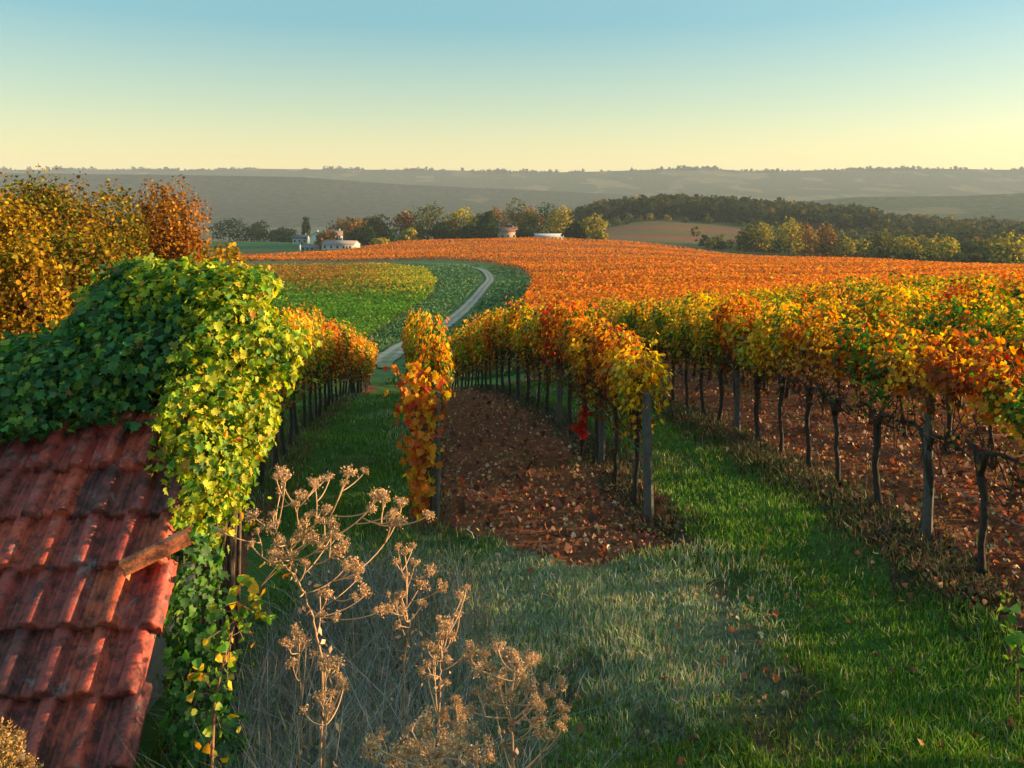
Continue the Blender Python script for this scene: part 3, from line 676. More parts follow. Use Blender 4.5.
# ------------------------------------------------------------------ dry umbels
def umbel_plant(label, d, root_px, fork, tips, size=.063, tint=(.64, .4, .23)):
    """root on the ground, a leaning main stalk with fork points, and seed heads at the tips (px,py at depth d)."""
    x0, y0 = at(root_px, d); z0 = gz(x0, y0)
    def pt(px, py, dd=0): D = d + dd; return np.array([(px - 512) / F * D - x0, D - y0, CZ + (YH - py) * D / F - z0])
    t = thing('dry_umbel', label, 'dead plant', (x0, y0, z0))
    st = MB(); root = np.array([0, 0, -.03]); fk = [pt(*f) for f in fork]
    path = [root] + fk; P = np.array(path)
    q = np.array([[np.interp(u, np.arange(len(P)), P[:, a]) for a in range(3)] for u in np.linspace(0, len(P) - 1, 5 * len(P))])
    q[1:-1] += rng.normal(0, .006, q[1:-1].shape)
    st.tube(q, np.linspace(.0065, .004, len(q)), 5, tuple(.75 * c for c in tint))
    more = []; nodes = [f for f in q[len(q) // 4:]]
    for tp in tips:
        for q_ in range(3): more.append((tp[0] + rng.normal(0, 11), tp[1] + rng.normal(6, 10), rng.uniform(.45, .75)))
    for tp in sorted(list(tips) + more, key=lambda a: -(len(a) > 2 and a[2] > .76) * 0 + abs(a[0] - fork[-1][0]) + .7 * abs(a[1] - fork[-1][1])):
        dd = rng.normal(0, .12); e = pt(tp[0], tp[1], dd); sz = size * (tp[2] if len(tp) > 2 else 1)
        below = [f for f in nodes if f[2] < e[2] - .035] or [q[len(q) // 2]]
        s0 = min(below, key=lambda f: np.linalg.norm((f - e) * (1, 1, .8)))
        mid = (s0 * .45 + e * .55) + np.array([rng.normal(0, .012), rng.normal(0, .012), -.16 * np.linalg.norm(e - s0)])
        tt = np.linspace(0, 1, 7)[:, None]; c = s0 * (1 - tt) ** 2 + 2 * mid * tt * (1 - tt) + e * tt ** 2
        nodes += [c[2], c[3], c[4]]; st.tube(c, np.linspace(.0034, .0024, 7), 4, tuple(.9 * c_ for c_ in tint))
        hd = MB(); n = 10
        axis = (e - mid); axis /= np.linalg.norm(axis)
        rays = sph(n) * .75 + axis[None] * .8 + np.array([0, 0, .25]); rays /= np.linalg.norm(rays, axis=1)[:, None]
        for r in rays:
            L = sz * rng.uniform(.45, .8); k = e + r * L
            hd.tube([e, e + r * L * .5 + rng.normal(0, .003, 3), k], [.0022, .0018, .0015], 3, tint, cap=False)
            m = 15; pp = k + rng.normal(0, sz * .15, (m, 3))
            leaves(hd, pp, sph(m), sz * rng.uniform(.13, .27, m), pick([tint, tuple(c * .6 for c in tint), (.55, .34, .15)], [3, 1.5, 1.2], m), T_DIA)
        hd.tube([c[-2], e], .003, 4, tint, cap=False); hd.obj('seed_head', M_DRY, t)
    # shrivelled leaves along the stalk
    m = 40; i = rng.integers(len(q) // 3, len(q), m)
    leaves(st, q[i] + rng.normal(0, .03, (m, 3)), sph(m), rng.uniform(.02, .045, m), pick([tint, (.16, .1, .06), (.22, .15, .09)], [2, 2, 2], m), T_DIA, down=.8)
    st.obj('stem', M_DRY, t)
umbel_plant('tallest dry umbel with many rust heads, right of the roof edge', 3.7, 318, [(322, 660), (312, 615), (296, 575), (286, 545)],
            [(347, 478), (315, 487, .8), (285, 483), (300, 500, .8), (375, 502, 1.2), (401, 508, .8), (390, 522), (256, 519), (324, 517, .9), (281, 562), (298, 542), (270, 530), (308, 540), (330, 530, .9), (350, 570, 1.1), (362, 598), (326, 600), (340, 555)])
umbel_plant('short dry umbel with two low heads beside the tallest one', 3.5, 322, [(326, 720)], [(331, 668, 1.0), (320, 700, .8), (338, 682, .7)])
umbel_plant('thin dry umbel with small heads standing behind the others', 4.3, 400, [(404, 660), (410, 620)], [(418, 590, 1.2), (392, 612, .9), (405, 556, .8), (428, 574, .9), (402, 600, .8)])
umbel_plant('dry umbel with a lone head to its right, mid foreground', 3.9, 440, [(440, 690), (441, 660)], [(460, 602, .9), (443, 628, 1.1), (434, 655, 1.0), (452, 640, .7), (428, 668, .7)])
umbel_plant('dense orange umbel at the right end of the dead plants', 3.1, 518, [(514, 745), (508, 710)],
            [(471, 658, .9), (486, 672, .8), (505, 664, 1.1), (531, 666, 1.0), (527, 694, 1.1), (499, 688, 1.1), (515, 680, 1), (559, 712, .9), (540, 730, .8), (545, 695, .7), (490, 700, .8)])
umbel_plant('bushy low orange umbel at the bottom edge', 2.8, 430, [(434, 800), (436, 770)],
            [(431, 732, 1.2), (414, 752, 1), (452, 752, 1.1), (469, 760, .9), (380, 750, 1.0), (395, 762, 1), (440, 748, 1), (425, 764, 1), (458, 735, .8)])
umbel_plant('small brown umbel between the grey stalks', 4.0, 455, [(456, 740)], [(456, 706, .9), (448, 720, .7), (466, 716, .6)])
umbel_plant('short dark umbel standing left of the tallest one', 4.2, 300, [(300, 680)], [(298, 634, .9), (290, 650, .7), (306, 648, .7)])
umbel_plant('orange umbel in the bottom left corner against the roof', 2.7, 0, [(2, 800), (4, 775)], [(4, 742, 1.1), (14, 756, 1.1), (-6, 752, 1), (8, 766, 1.1), (20, 770, .7)], tint=(.42, .24, .07))

def leafy_sapling(label, d, px0, path, n, pal, w, size):
    x0, y0 = at(px0, d); z0 = gz(x0, y0); t = thing('sapling', label, 'sapling', (x0, y0, z0))
    P = np.array([[0, 0, -.05]] + [[(px - 512) / F * d - x0, 0, CZ + (YH - py) * d / F - z0] for px, py in path])
    q = np.array([[np.interp(u, np.arange(len(P)), P[:, a]) for a in range(3)] for u in np.linspace(0, len(P) - 1, 6 * len(P))])
    st = MB(); st.tube(q, np.linspace(.011, .004, len(q)), 5, (.22, .11, .06))
    i = rng.integers(3, len(q), n); off = rng.normal(0, .055, (n, 3))
    for k in range(0, n, 3): st.tube([q[i[k]], q[i[k]] + off[k]], [.003, .002], 3, (.22, .11, .06), cap=False)
    st.obj('stem', M_BARK, t)
    lv = MB(); leaves(lv, q[i] + off, sph(n) + (0, -.6, .5), size * rng.uniform(.7, 1.3, n), pick(pal, w, n), T_LEAF, down=.4); lv.obj('foliage', M_IVY, t)
leafy_sapling('thin sapling with yellowing leaves below the roof edge', 3.7, 205, [(214, 700), (226, 650), (238, 612), (262, 585)], 120, [GOLD, LIME, (.12, .25, .03), AMBER], [2, 3, 3, 1], .042)
leafy_sapling('pale green weed at the right edge below the vines', 6.6, 1010, [(1010, 612), (1008, 588)], 26, [(.3, .45, .08), (.2, .35, .05)], [1, 1], .07)
leafy_sapling('lower of the two pale weeds at the right edge', 6.0, 1018, [(1018, 650), (1016, 630)], 18, [(.12, .28, .04), (.2, .35, .05)], [1, 1], .07)

# ------------------------------------------------------------------ shed
SH = dict(x=-1.96, y=4.23, z=1.3, rot=R(1.5), pitch=R(36))
RAKE = .13
def build_shed():
    root = thing('shed', 'old shed with a mossy red clay tile roof half buried in ivy', 'shed', (SH['x'], SH['y'], SH['z']), SH['rot'])
    # local: x to the right (verge at 0, roof runs to -x), y up slope horizontally, z up
    cp, sp = math.cos(SH['pitch']), math.sin(SH['pitch'])
    mb = MB(); W = .222; EXP = .345; LEN = .41
    def tile(mb, x, s, col, lift=0, yaw=0, dz=0, verge=False):
        nx = 25; xs = np.linspace(0, W + .018, nx); f = xs / W
        sg = lambda a, w_: 1 / (1 + np.exp(-(f - a) / w_)); prof = .003 + .05 * (sg(.55, .028) - sg(.99, .02)) + .012 * np.sin(np.clip((f - .55) / .44, 0, 1) * math.pi) + .02 * np.exp(-((f - .27) / .06) ** 2)
        rows_ = []
        for t, th in ((0, 0.0), (0, .05), (.035, .054), (.5, .03), (1, .004)):
            ss = (t * LEN); h = prof * (1 if th else 0) * (1.0 if t < .9 else .9) + th + (.0 if th else -.012) + lift * (1 - t)
            rows_.append(np.stack([xs, np.full(nx, ss), h], 1))
        v = np.concatenate(rows_); ca, sa = math.cos(yaw), math.sin(yaw)
        v = np.stack([v[:, 0] * ca - v[:, 1] * sa + x, v[:, 0] * sa + v[:, 1] * ca + s, v[:, 2] + dz], 1)
        sag = .025 * np.sin(v[:, 0] * 1.1 + .6) + .012 * np.sin(v[:, 1] * 2.4 + v[:, 0])
        hh = v[:, 2] + sag
        w = np.stack([v[:, 0] - RAKE * v[:, 1], v[:, 1] * cp - hh * sp, v[:, 1] * sp + hh * cp], 1)
        i, j = np.meshgrid(np.arange(4), np.arange(nx - 1), indexing='ij')
        fc = np.stack([i * nx + j, i * nx + j + 1, (i + 1) * nx + j + 1, (i + 1) * nx + j], -1).reshape(-1, 4)
        # side skirt at the right flank
        k = np.array([r * nx + nx - 1 for r in range(1, 5)]); b = len(w)
        lowv = w[k] + np.array([0, .02 * sp, -.03])
        w2 = np.concatenate([w, lowv]); sk = np.array([(k[r], b + r, b + r + 1, k[r + 1]) for r in range(3)])
        mb.add(w2, [fc, sk], col)
    pal = [(.42, .066, .032), (.33, .05, .032), (.5, .095, .036), (.18, .043, .036), (.27, .05, .035)]
    skip = set()
    for r in range(-2, 6):
        for c in range(15):
            if (r, c) in skip and c == 1: continue
            x = -W * (c + 1) + (.03 if r % 2 else 0) + rng.normal(0, .006)
            col = np.array(pal[rng.integers(len(pal))]) * rng.uniform(.75, 1.2)
            tile(mb, x, r * EXP + rng.normal(0, .008), col, lift=abs(rng.normal(0, .006)), yaw=rng.normal(0, .012))
    rf = mb.obj('roof', M_TILE, root, smooth=True)
    # battens and boards under the tiles
    dk = MB()
    L = 15 * W
    for s0, s1, h0, h1 in ((-.75, 2.12, -.06, -.025),):
        v = []
        for xx in (-L, -.04):
            for s_ in (s0, s1):
                for h in (h0, h1): v.append((xx - RAKE * s_ * (xx > -1), s_ * cp - h * sp, s_ * sp + h * cp))
        dk.add(v, [np.array([(0, 2, 6, 4), (1, 5, 7, 3), (0, 4, 5, 1), (2, 3, 7, 6), (0, 1, 3, 2), (4, 6, 7, 5)])], (.07, .05, .04))
    dk.obj('roof_boards', M_WOOD, root)
    # back slope
    bs = MB(); top = 2.12; ty, tz = top * cp, top * sp
    n = 10; xs = np.linspace(-L, -.55, 80); wv = .02 * np.abs(np.sin(xs * math.pi / W))
    V = []
    for k in range(n + 1):
        t = k / n * 1.5; V.append(np.stack([xs, np.full(80, ty + t * cp), tz - t * sp + wv + .03 * (1 - (k % 2))], 1))
    i, j = np.meshgrid(np.arange(n), np.arange(79), indexing='ij')
    bs.add(np.concatenate(V), [np.stack([i * 80 + j, i * 80 + j + 1, (i + 1) * 80 + j + 1, (i + 1) * 80 + j], -1).reshape(-1, 4)], (.22, .07, .05))
    bs.obj('roof_back_slope', M_TILE, root)
    # walls: front under the eaves, gable at the right, back
    wl = MB(); zg = -SH['z'] - .6; ey, ez = -.5 * cp, -.5 * sp - .08
    by, bz = ty + 1.3 * cp, tz - 1.3 * sp - .08
    for xx0, xx1 in ((-.85, -.73), (-L, -L + .12)):
        a = [(ey, zg), (ey, ez), (ty, tz - .12), (by, bz), (by, zg)]
        v = [(xx0, p, q) for p, q in a] + [(xx1, p, q) for p, q in a]
        wl.add(v, [np.array([(0, 4, 3, 2, 1)]), np.array([(5, 6, 7, 8, 9)]), np.array([(k, (k + 1) % 5, 5 + (k + 1) % 5, 5 + k) for k in range(5)])], (.22, .19, .15))
    for yy, zt_ in ((ey + .08, ez), (by - .08, bz)):
        wl.box((-L / 2 - .35, yy, (zt_ + zg) / 2), (L - 1.0, .14, zt_ - zg), (.22, .19, .15))
    wl.obj('wall', M_STONE, root)
    # slipped tile resting crooked over the verge
    lt = MB(); tile(lt, 0, 0, (.7, .2, .07))
    v = np.concatenate(lt.V); v = v - v.mean(0)
    t = lt.obj('slipped_tile', M_TILE, smooth=True); tag(t, 'orange clay tile slipped crooked over the right edge of the roof', 'roof tile')
    px, py, d = 166, 552, 4.85
    t.location = ((px - 512) / F * d - .14, d - .12, CZ + (YH - py) * d / F - .02); t.rotation_euler = (R(-8), R(14), R(-72)); t.scale = (.62, .95, .9)
    return root
build_shed()

# ------------------------------------------------------------------ ivy on the shed
def blob_leaves(mb, blobs, dens, size, colfn, tmpl, down=.6):
    """leaves over the shells of a union of ellipsoids: (cx,cy,cz, rx,ry,rz)"""
    B = np.array(blobs, float)
    for b in B:
        c, r = b[:3], b[3:]
        n = int(dens * (r[0] * r[1] + r[0] * r[2] + r[1] * r[2]) * 4.2)
        v = sph(n); q = rng.uniform(.8, 1.1, n) ** .8
        bump = 1 + .2 * np.sin(v[:, 0] * 7 + c[0] * 9) * np.sin(v[:, 2] * 8 + c[1] * 5) + .1 * np.sin(v[:, 0] * 13 + 3 * v[:, 1]) * np.sin(v[:, 2] * 15 + c[0]) + .07 * rng.normal(size=n)
        p = c + v * r * (q * bump)[:, None]
        keep = np.ones(n, bool)
        for o in B:
            if o is b or np.allclose(o, b): continue
            keep &= ((((p - o[:3]) / o[3:]) ** 2).sum(1) > .6)
        p, v = p[keep], v[keep]; n = len(p)
        nr = v / r; nr /= np.linalg.norm(nr, axis=1)[:, None]
        leaves(mb, p, nr + .55 * rng.normal(size=(n, 3)) + (0, -.15, .25), size * rng.uniform(.4, 1.45, n), colfn(p, n), tmpl, down)
def U3(px, py, d): return ((px - 512) / F * d, d, CZ + (YH - py) * d / F)
def build_ivy():
    root = thing('ivy', 'shaded side of the ivy, painted dark green, smothering the shed roof ridge', 'ivy', (-2.9, 6.3, gz(-2.9, 6.3)))
    def blob(px, py, d, rx, ry, rz):
        x, y, z = U3(px, py, d); return (x + 2.9, y - 6.3, z - root.location.z, rx, ry, rz)
    bl = [blob(0, 392, 5.75, .45, .4, .26), blob(70, 380, 5.95, .45, .45, .3), blob(135, 365, 6.0, .4, .45, .38), blob(30, 385, 6.4, .5, .5, .3), blob(125, 325, 6.3, .33, .45, .36),
          blob(150, 300, 6.5, .27, .35, .26), blob(190, 308, 6.3, .3, .4, .3), blob(-70, 395, 6.0, .6, .6, .33), blob(100, 400, 5.75, .35, .25, .14), blob(190, 350, 6.0, .3, .4, .35), blob(10, 420, 5.5, .3, .2, .1),
          blob(132, 276, 6.6, .12, .2, .12), blob(88, 345, 6.5, .22, .3, .2), blob(40, 352, 6.3, .18, .25, .14)]
    cf = lambda p, n: pick([(.045, .15, .045), (.07, .21, .05), (.035, .11, .035), (.15, .29, .04), (.3, .35, .04), (.2, .12, .05)], [4, 4, 2.5, 2.6, 1.3, .2], n)  # dark leaf palette carries the shade on this side of the plant
    mb = MB(); blob_leaves(mb, bl, 1500, .054, cf, T_LOBE)
    for k in range(90):                                        # loose shoots breaking the outline
        b = bl[rng.integers(len(bl))]; v = sph(1)[0]; v[2] = abs(v[2]) * .8 + .1; e0 = np.array(b[:3]) + v * np.array(b[3:]); e = e0 + v * rng.uniform(.08, .28)
        mb.tube([e0, (e0 + e) / 2 + (0, 0, .02), e], [.004, .003, .002], 3, (.1, .08, .04), cap=False)
        m = 5; leaves(mb, e0 + (e - e0) * rng.random((m, 1)) + rng.normal(0, .025, (m, 3)), sph(m) + (0, -.6, .4), .06 * rng.uniform(.5, 1.2, m), pick([(.1, .24, .04), (.3, .36, .04), (.05, .16, .04)], [3, 2, 3], m), T_LOBE, .5)
    # runners creeping down over the tiles
    m = 170; s = rng.uniform(1.6, 2.2, m); xx = rng.uniform(-2.2, -.05, m); s = np.where(s < 1.75 + .2 * np.sin(xx * 4), s + .3, s)
    lx = SH['x'] + xx * math.cos(SH['rot']) - s * math.cos(SH['pitch']) * math.sin(SH['rot']); ly = SH['y'] + xx * math.sin(SH['rot']) + s * math.cos(SH['pitch']) * math.cos(SH['rot'])
    pz = SH['z'] + s * math.sin(SH['pitch']) + rng.uniform(.05, .15, m)
    leaves(mb, np.stack([lx + 2.9, ly - 6.3 - .06, pz - root.location.z], 1), np.tile((0, -.5, .8), (m, 1)) + .4 * rng.normal(size=(m, 3)), .085 * rng.uniform(.6, 1.2, m), cf(None, m), T_LOBE, 1)
    mb.obj('foliage', M_IVY, root)
    st = MB()
    for k in range(16):
        b = bl[rng.integers(len(bl))]; st.tube([(b[0] * .6, b[1] + .3, .3), (b[0] * .8, b[1] + .1, b[2] - .3), (b[0] + rng.normal(0, .2), b[1], b[2] + .2)], [.03, .02, .008], 5, (.06, .045, .03))
    st.obj('stem', M_BARK, root)
    # sunlit side of the same ivy over the gable
    root2 = thing('creeper', 'sunlit side of the ivy, painted bright yellow green, spilling down the shed gable end', 'creeper', (-1.9, 5.7, gz(-1.9, 5.7)))
    def blob2(px, py, d, rx, ry, rz):
        x, y, z = U3(px, py, d); return (x + 1.9, y - 5.7, z - root2.location.z, rx, ry, rz)
    bl2 = [blob2(225, 345, 5.9, .32, .38, .38), blob2(262, 350, 6.0, .27, .3, .22), blob2(215, 400, 5.7, .28, .33, .34), blob2(245, 420, 5.8, .2, .28, .3), blob2(205, 460, 5.4, .18, .28, .3), blob2(228, 470, 5.5, .15, .22, .25),
           blob2(235, 300, 6.1, .26, .32, .24), blob2(150, 288, 6.45, .2, .3, .2), blob2(200, 280, 6.3, .24, .3, .14), blob2(110, 300, 6.4, .16, .25, .14), blob2(255, 285, 6.2, .16, .22, .12), blob2(200, 510, 5.2, .13, .22, .22), blob2(188, 420, 5.45, .14, .25, .3), blob2(282, 345, 6.0, .13, .18, .14), blob2(175, 300, 6.2, .3, .3, .25)]
    cf2 = lambda p, n: pick([(.34, .4, .02), (.42, .46, .025), (.15, .28, .02), (.06, .17, .02), (.62, .5, .03), (.55, .28, .03)], [4, 3, 3, 2, 1.8, .5], n)  # brighter palette for the same plant, sunlight put into the leaf colours
    mb = MB(); blob_leaves(mb, bl2, 1650, .046, cf2, T_LOBE)
    bl3 = [blob2(196, 570, 5.0, .13, .25, .25), blob2(205, 620, 4.9, .12, .22, .2), blob2(190, 660, 4.6, .1, .2, .2), blob2(200, 720, 4.4, .15, .25, .2), blob2(215, 745, 4.2, .15, .2, .12), blob2(185, 610, 4.8, .08, .2, .25)]
    cf3 = lambda p, n: pick([(.06, .16, .03), (.1, .24, .03), (.035, .1, .025), (.25, .33, .05)], [4, 3, 3, .8], n)
    blob_leaves(mb, bl3, 560, .05, cf3, T_LOBE)
    for k in range(150):                                       # trailing shoots
        b = bl2[rng.integers(len(bl2))]; v = sph(1)[0]; v[1] = -abs(v[1]); e = np.array(b[:3]) + v * np.array(b[3:]) * rng.uniform(1.05, 1.4)
        m = 6; leaves(mb, e + rng.normal(0, .05, (m, 3)) + (0, 0, -.04), sph(m) + (0, -.8, .3), .052 * rng.uniform(.6, 1.2, m), cf2(None, m), T_LOBE, 1)
    mb.obj('foliage', M_IVY, root2)
    st = MB()
    for k in range(14):
        b = bl2[rng.integers(len(bl2))]; st.tube([(-.25 + rng.normal(0, .1), b[1] * .6 - .2, -.1), (-.2, b[1] * .8, b[2] * .5), (b[0], b[1], b[2])], [.022, .015, .006], 5, (.09, .06, .04))
    st.obj('stem', M_BARK, root2)
build_ivy()

# ------------------------------------------------------------------ trees
def make_tree(name, label, x, y, h, w, pal, wts, leaf, n, lobes=7, trunk=.2, group=None, shape=1.0, bark=(.07, .05, .035), cat='tree', tmpl=None, zoff=0, limbs=True):
    z0 = gz(x, y) + zoff; t = thing(name, label, cat, (x, y, z0), 0, group)
    tk = MB(); ch = h * (1 - trunk); r0 = max(.03, h * .022)
    tk.tube([(0, 0, -.3), (rng.normal(0, .02 * h), 0, h * trunk), (rng.normal(0, .03 * h), rng.normal(0, .03 * h), h * .6), (0, 0, h * .9)], [r0 * 1.3, r0, r0 * .6, r0 * .15], 7, bark)
    cr = MB(); per = max(6, n // lobes)
    for k in range(lobes):
        a = k * 2.4 + rng.uniform(0, 1); u = (k + .5) / lobes
        rr = w * .5 * (.25 + .45 * math.sin(math.pi * min(1, .25 + .75 * u)) ** shape) * rng.uniform(.6, 1.1)
        c = np.array([math.cos(a) * rr, math.sin(a) * rr, h * trunk + ch * (.15 + .68 * u)])
        br = np.array([w * .31, w * .31, ch * .26]) * rng.uniform(.75, 1.25)
        if limbs: tk.tube([(0, 0, h * (trunk + .1 * u)), tuple(c * .55 + np.array([0, 0, h * trunk * .3])), tuple(c)], [r0 * .5, r0 * .35, r0 * .1], 5, bark)
        v = sph(per); q = rng.uniform(.35, 1.12, per) ** .6
        bump = 1 + .2 * np.sin(v[:, 0] * 6 + k) * np.sin(v[:, 2] * 7 + 2 * k)
        p = c + v * br * (q * bump)[:, None]; p[:, 2] = np.maximum(p[:, 2], h * trunk * .6)
        wt = np.array(wts, float) * rng.uniform(.15, 2.4, len(wts))
        leaves(cr, p, v + .7 * rng.normal(size=v.shape), leaf * rng.uniform(.6, 1.35, per), pick(pal, wt, per), tmpl or T_LEAF)
    tk.obj('trunk', M_BARK, t); cr.obj('crown', M_TREE, t)
    return t
AU = [(.3, .17, .014), (.2, .1, .014), (.11, .115, .018), (.42, .26, .02), (.1, .05, .014)]
for label, px, d, pyt, wpx, wts, n in [
    ('tall olive gold tree rising above the ridge at the left edge', 34, 38, 183, 130, [1.2, 1.6, 5, .8, 1.4], 5200),
    ('bright golden tree leaning out of the left edge', -5, 33, 205, 110, [4, 3, 1, 3, 1], 3600),
    ('mid gold tree between the tall tree and the orange one', 104, 42, 199, 84, [2, 2, 4, 1.2, .6], 3600),
    ('shaded brown gold bush below the tall left trees', 60, 27, 236, 140, [1.5, 2, 3, .8, 2], 3400),
    ('yellow bush at the left edge above the ivy', 15, 22, 252, 85, [4, 2, 1, 4, 1], 2600)]:
    x, y = at(px, d); h = zz(pyt, d) - gz(x, y)
    make_tree('autumn_tree', label, x, y, h, wpx * d / F, AU, wts, .145 if d > 30 else .12, int(n * 5.5), 17, .1, group=None, shape=.6)
x, y = at(164, 52); make_tree('autumn_tree', 'rounded rusty orange tree at the right of the left tree group', x, y, zz(192, 52) - gz(x, y), 76 * 52 / F, [(.32, .13, .015), (.22, .08, .014), (.4, .19, .02), (.13, .055, .014)], [4, 3, 2, 1.5], .17, 20000, 16, .1, shape=.6)
x, y = at(205, 44); make_tree('shrub', 'low golden shrub at the foot of the rusty orange tree', x, y, zz(248, 44) - gz(x, y), 90 * 44 / F, AU, [4, 2, 1, 4, 1], .24, 4200, 9, .05, shape=.5, cat='shrub')

DK = [(.022, .05, .022), (.03, .065, .025), (.02, .04, .02)]; OL = [(.1, .11, .03), (.06, .075, .025), (.17, .14, .03)]; YE = [(.4, .32, .05), (.28, .22, .04), (.14, .14, .03)]; BR = [(.32, .17, .05), (.22, .1, .03), (.12, .08, .03)]
hed = [('low olive bush left of the big round village tree', 414, 458, 226, 16, OL), ('dark bush before the little white house', 388, 440, 232, 12, DK), ('golden bush right of the little white house', 408, 448, 231, 12, YE), ('dark bush under the bright yellow tree', 470, 455, 227, 18, DK),
       ('brown bush left of the bright yellow tree', 451, 462, 222, 14, BR), ('pale olive bush right of the bright yellow tree', 478, 470, 216, 14, OL), ('rusty bush behind the dark cypress', 494, 500, 210, 16, BR), ('low dark bush at the left end of the greenhouse', 524, 462, 230, 12, DK), ('brown bush over the left of the barn', 356, 455, 222, 16, BR), ('olive bush above the barn roof', 369, 475, 218, 16, OL)]
far = hed + [  # label, px, depth, top row, width px, palette
 ('round dark tree alone at the edge of the green meadow', 229, 560, 219, 25, DK), ('small dark tree right of the round lone one', 257, 560, 224, 16, DK), ('low dark bush left of the blue roofed house', 277, 560, 230, 14, DK),
 ('tiny dark bush beside the green meadow', 288, 560, 231, 12, DK),
 ('slim dark conifer behind the white gabled house', 306, 520, 219, 5, DK), ('golden brown tree in front of the white house', 327, 425, 233, 14, BR), ('brown orange tree behind the white barn', 346, 470, 218, 24, BR),
 ('dark evergreen right of the white barn', 362, 430, 229, 18, DK), ('olive tree with a pale top in the village', 377, 470, 217, 22, OL), ('yellow bush at the end of the barn', 379, 425, 241, 12, YE),
 ('brownish tree left of the big round village tree', 404, 470, 212, 16, BR), ('big round olive tree over the village', 429, 480, 205, 32, OL), ('dark hedge tree under the big round one', 441, 460, 224, 22, DK),
 ('bright yellow tree right of the big round one', 462, 465, 210, 24, YE), ('narrow dark cypress in the village line', 487, 465, 212, 14, DK), ('dark tree left of the pink gold house', 488, 455, 224, 16, DK),
 ('olive tree behind the pink house', 514, 520, 203, 22, OL), ('brown tree beside the pink house', 527, 520, 207, 18, BR), ('green tree before the long greenhouse', 529, 500, 213, 16, OL), ('dark tree between house and wood', 545, 560, 205, 22, DK),
 ('golden olive tree left of the wood', 559, 500, 208, 20, YE), ('dark bush at the end of the greenhouse', 576, 460, 224, 20, DK), ('yellow green tree at the right end of the greenhouse', 592, 455, 217, 18, YE), ('low yellow bush on the field edge', 600, 448, 233, 12, YE)]
for label, px, d, pyt, wpx, pal in far:
    x, y = at(px, d); make_tree('village_tree', label, x, y, zz(pyt, d) - gz(x, y) + 1, wpx * d / F * 1.35, pal, [3, 2, 1.4], .95, 1100, 9, .01, shape=.5, group='trees around the village', limbs=False, tmpl=T_QUAD)
edge = [('olive shrub tree on the meadow edge', 748, 226, 16, OL), ('pale yellow tree at the left of the yellow group', 762, 224, 17, YE), ('dark low tree under the yellow group', 775, 238, 26, DK), ('tall yellow tree of the wood edge', 788, 221, 22, YE),
        ('rusty yellow tree right of the tall yellow one', 806, 225, 18, BR), ('green gold tree left of the rust one', 816, 234, 18, YE), ('rust red tree on the wood edge', 826, 226, 16, BR), ('bright bush right of the rust red tree', 846, 238, 14, YE),
        ('golden bush on the edge of the wood', 862, 240, 16, YE), ('olive tree at the edge of the wood', 884, 232, 22, OL), ('yellowish tree farther right on the edge', 904, 237, 20, YE), ('dark green tree in the edge hedge', 925, 240, 28, OL),
        ('pale yellow hedge tree toward the right', 944, 238, 22, YE), ('dark shaded hedge tree toward the right', 966, 243, 30, DK), ('olive hedge tree near the right edge', 990, 240, 26, OL), ('yellow topped hedge tree by the right edge', 1012, 236, 26, YE), ('dark hedge tree at the right frame edge', 1030, 243, 30, DK)]
for k, (label, px, pyt, wpx, pal) in enumerate(edge):
    d = np.interp(px, [740, 850, 1030], [455, 400, 345]) + 12 * (k % 3); x, y = at(px, d)
    make_tree('hedgerow_tree', label, x, y, zz(pyt, d) - gz(x, y) + .5, wpx * d / F * 1.35, pal, [3, 2, 1.4], .95, 900, 9, .01, shape=.5, group='trees along the edge of the wood', limbs=False, tmpl=T_QUAD)
# the wood behind: one mass
pts = []; siz = []
for k in range(1300):
    px = rng.uniform(545, 1120); d = rng.uniform(715, 1010) if px < 880 else rng.uniform(420, 1010)
    if px < 760 and d < 730: continue
    if px < 590 and rng.random() < .5: continue
    x, y = at(px, d); pts.append((x, y, gz(x, y) - 1)); siz.append(rng.uniform(11, 19) if px < 880 and d > 715 else rng.uniform(8, 14))
clump_field('wood', 'dark mixed wood covering the low ridge at the right', 'wood', pts, siz, 60, [(.025, .04, .016), (.04, .05, .018), (.085, .075, .02), (.17, .115, .03)], [5, 4, 2.2, 1.2], .2)
pts = []; siz = []
for k in range(500):
    px = rng.uniform(870, 1120); d = rng.uniform(360, 620); x, y = at(px, d)
    if y < np.interp(px, [860, 1024, 1120], [330, 290, 280]): continue
    pts.append((x, y, gz(x, y) - 1)); siz.append(rng.uniform(5, 9))
for k in range(420):
    px = rng.uniform(560, 900); d = rng.uniform(460, 720)
    x, y = at(px, d)
    if inside(POL_MEADOW, np.array([x]), np.array([y]))[0] and rng.random() < .97: continue
    if px < 700 and d < 560: continue
    pts.append((x, y, gz(x, y) - 1)); siz.append(rng.uniform(4, 8))
clump_field('scrub', 'olive scrub filling the hollow below the wood', 'scrub', pts, siz, 40, [(.05, .07, .022), (.09, .09, .03), (.2, .16, .04), (.035, .055, .02)], [4, 3, 1.2, 3], .26)

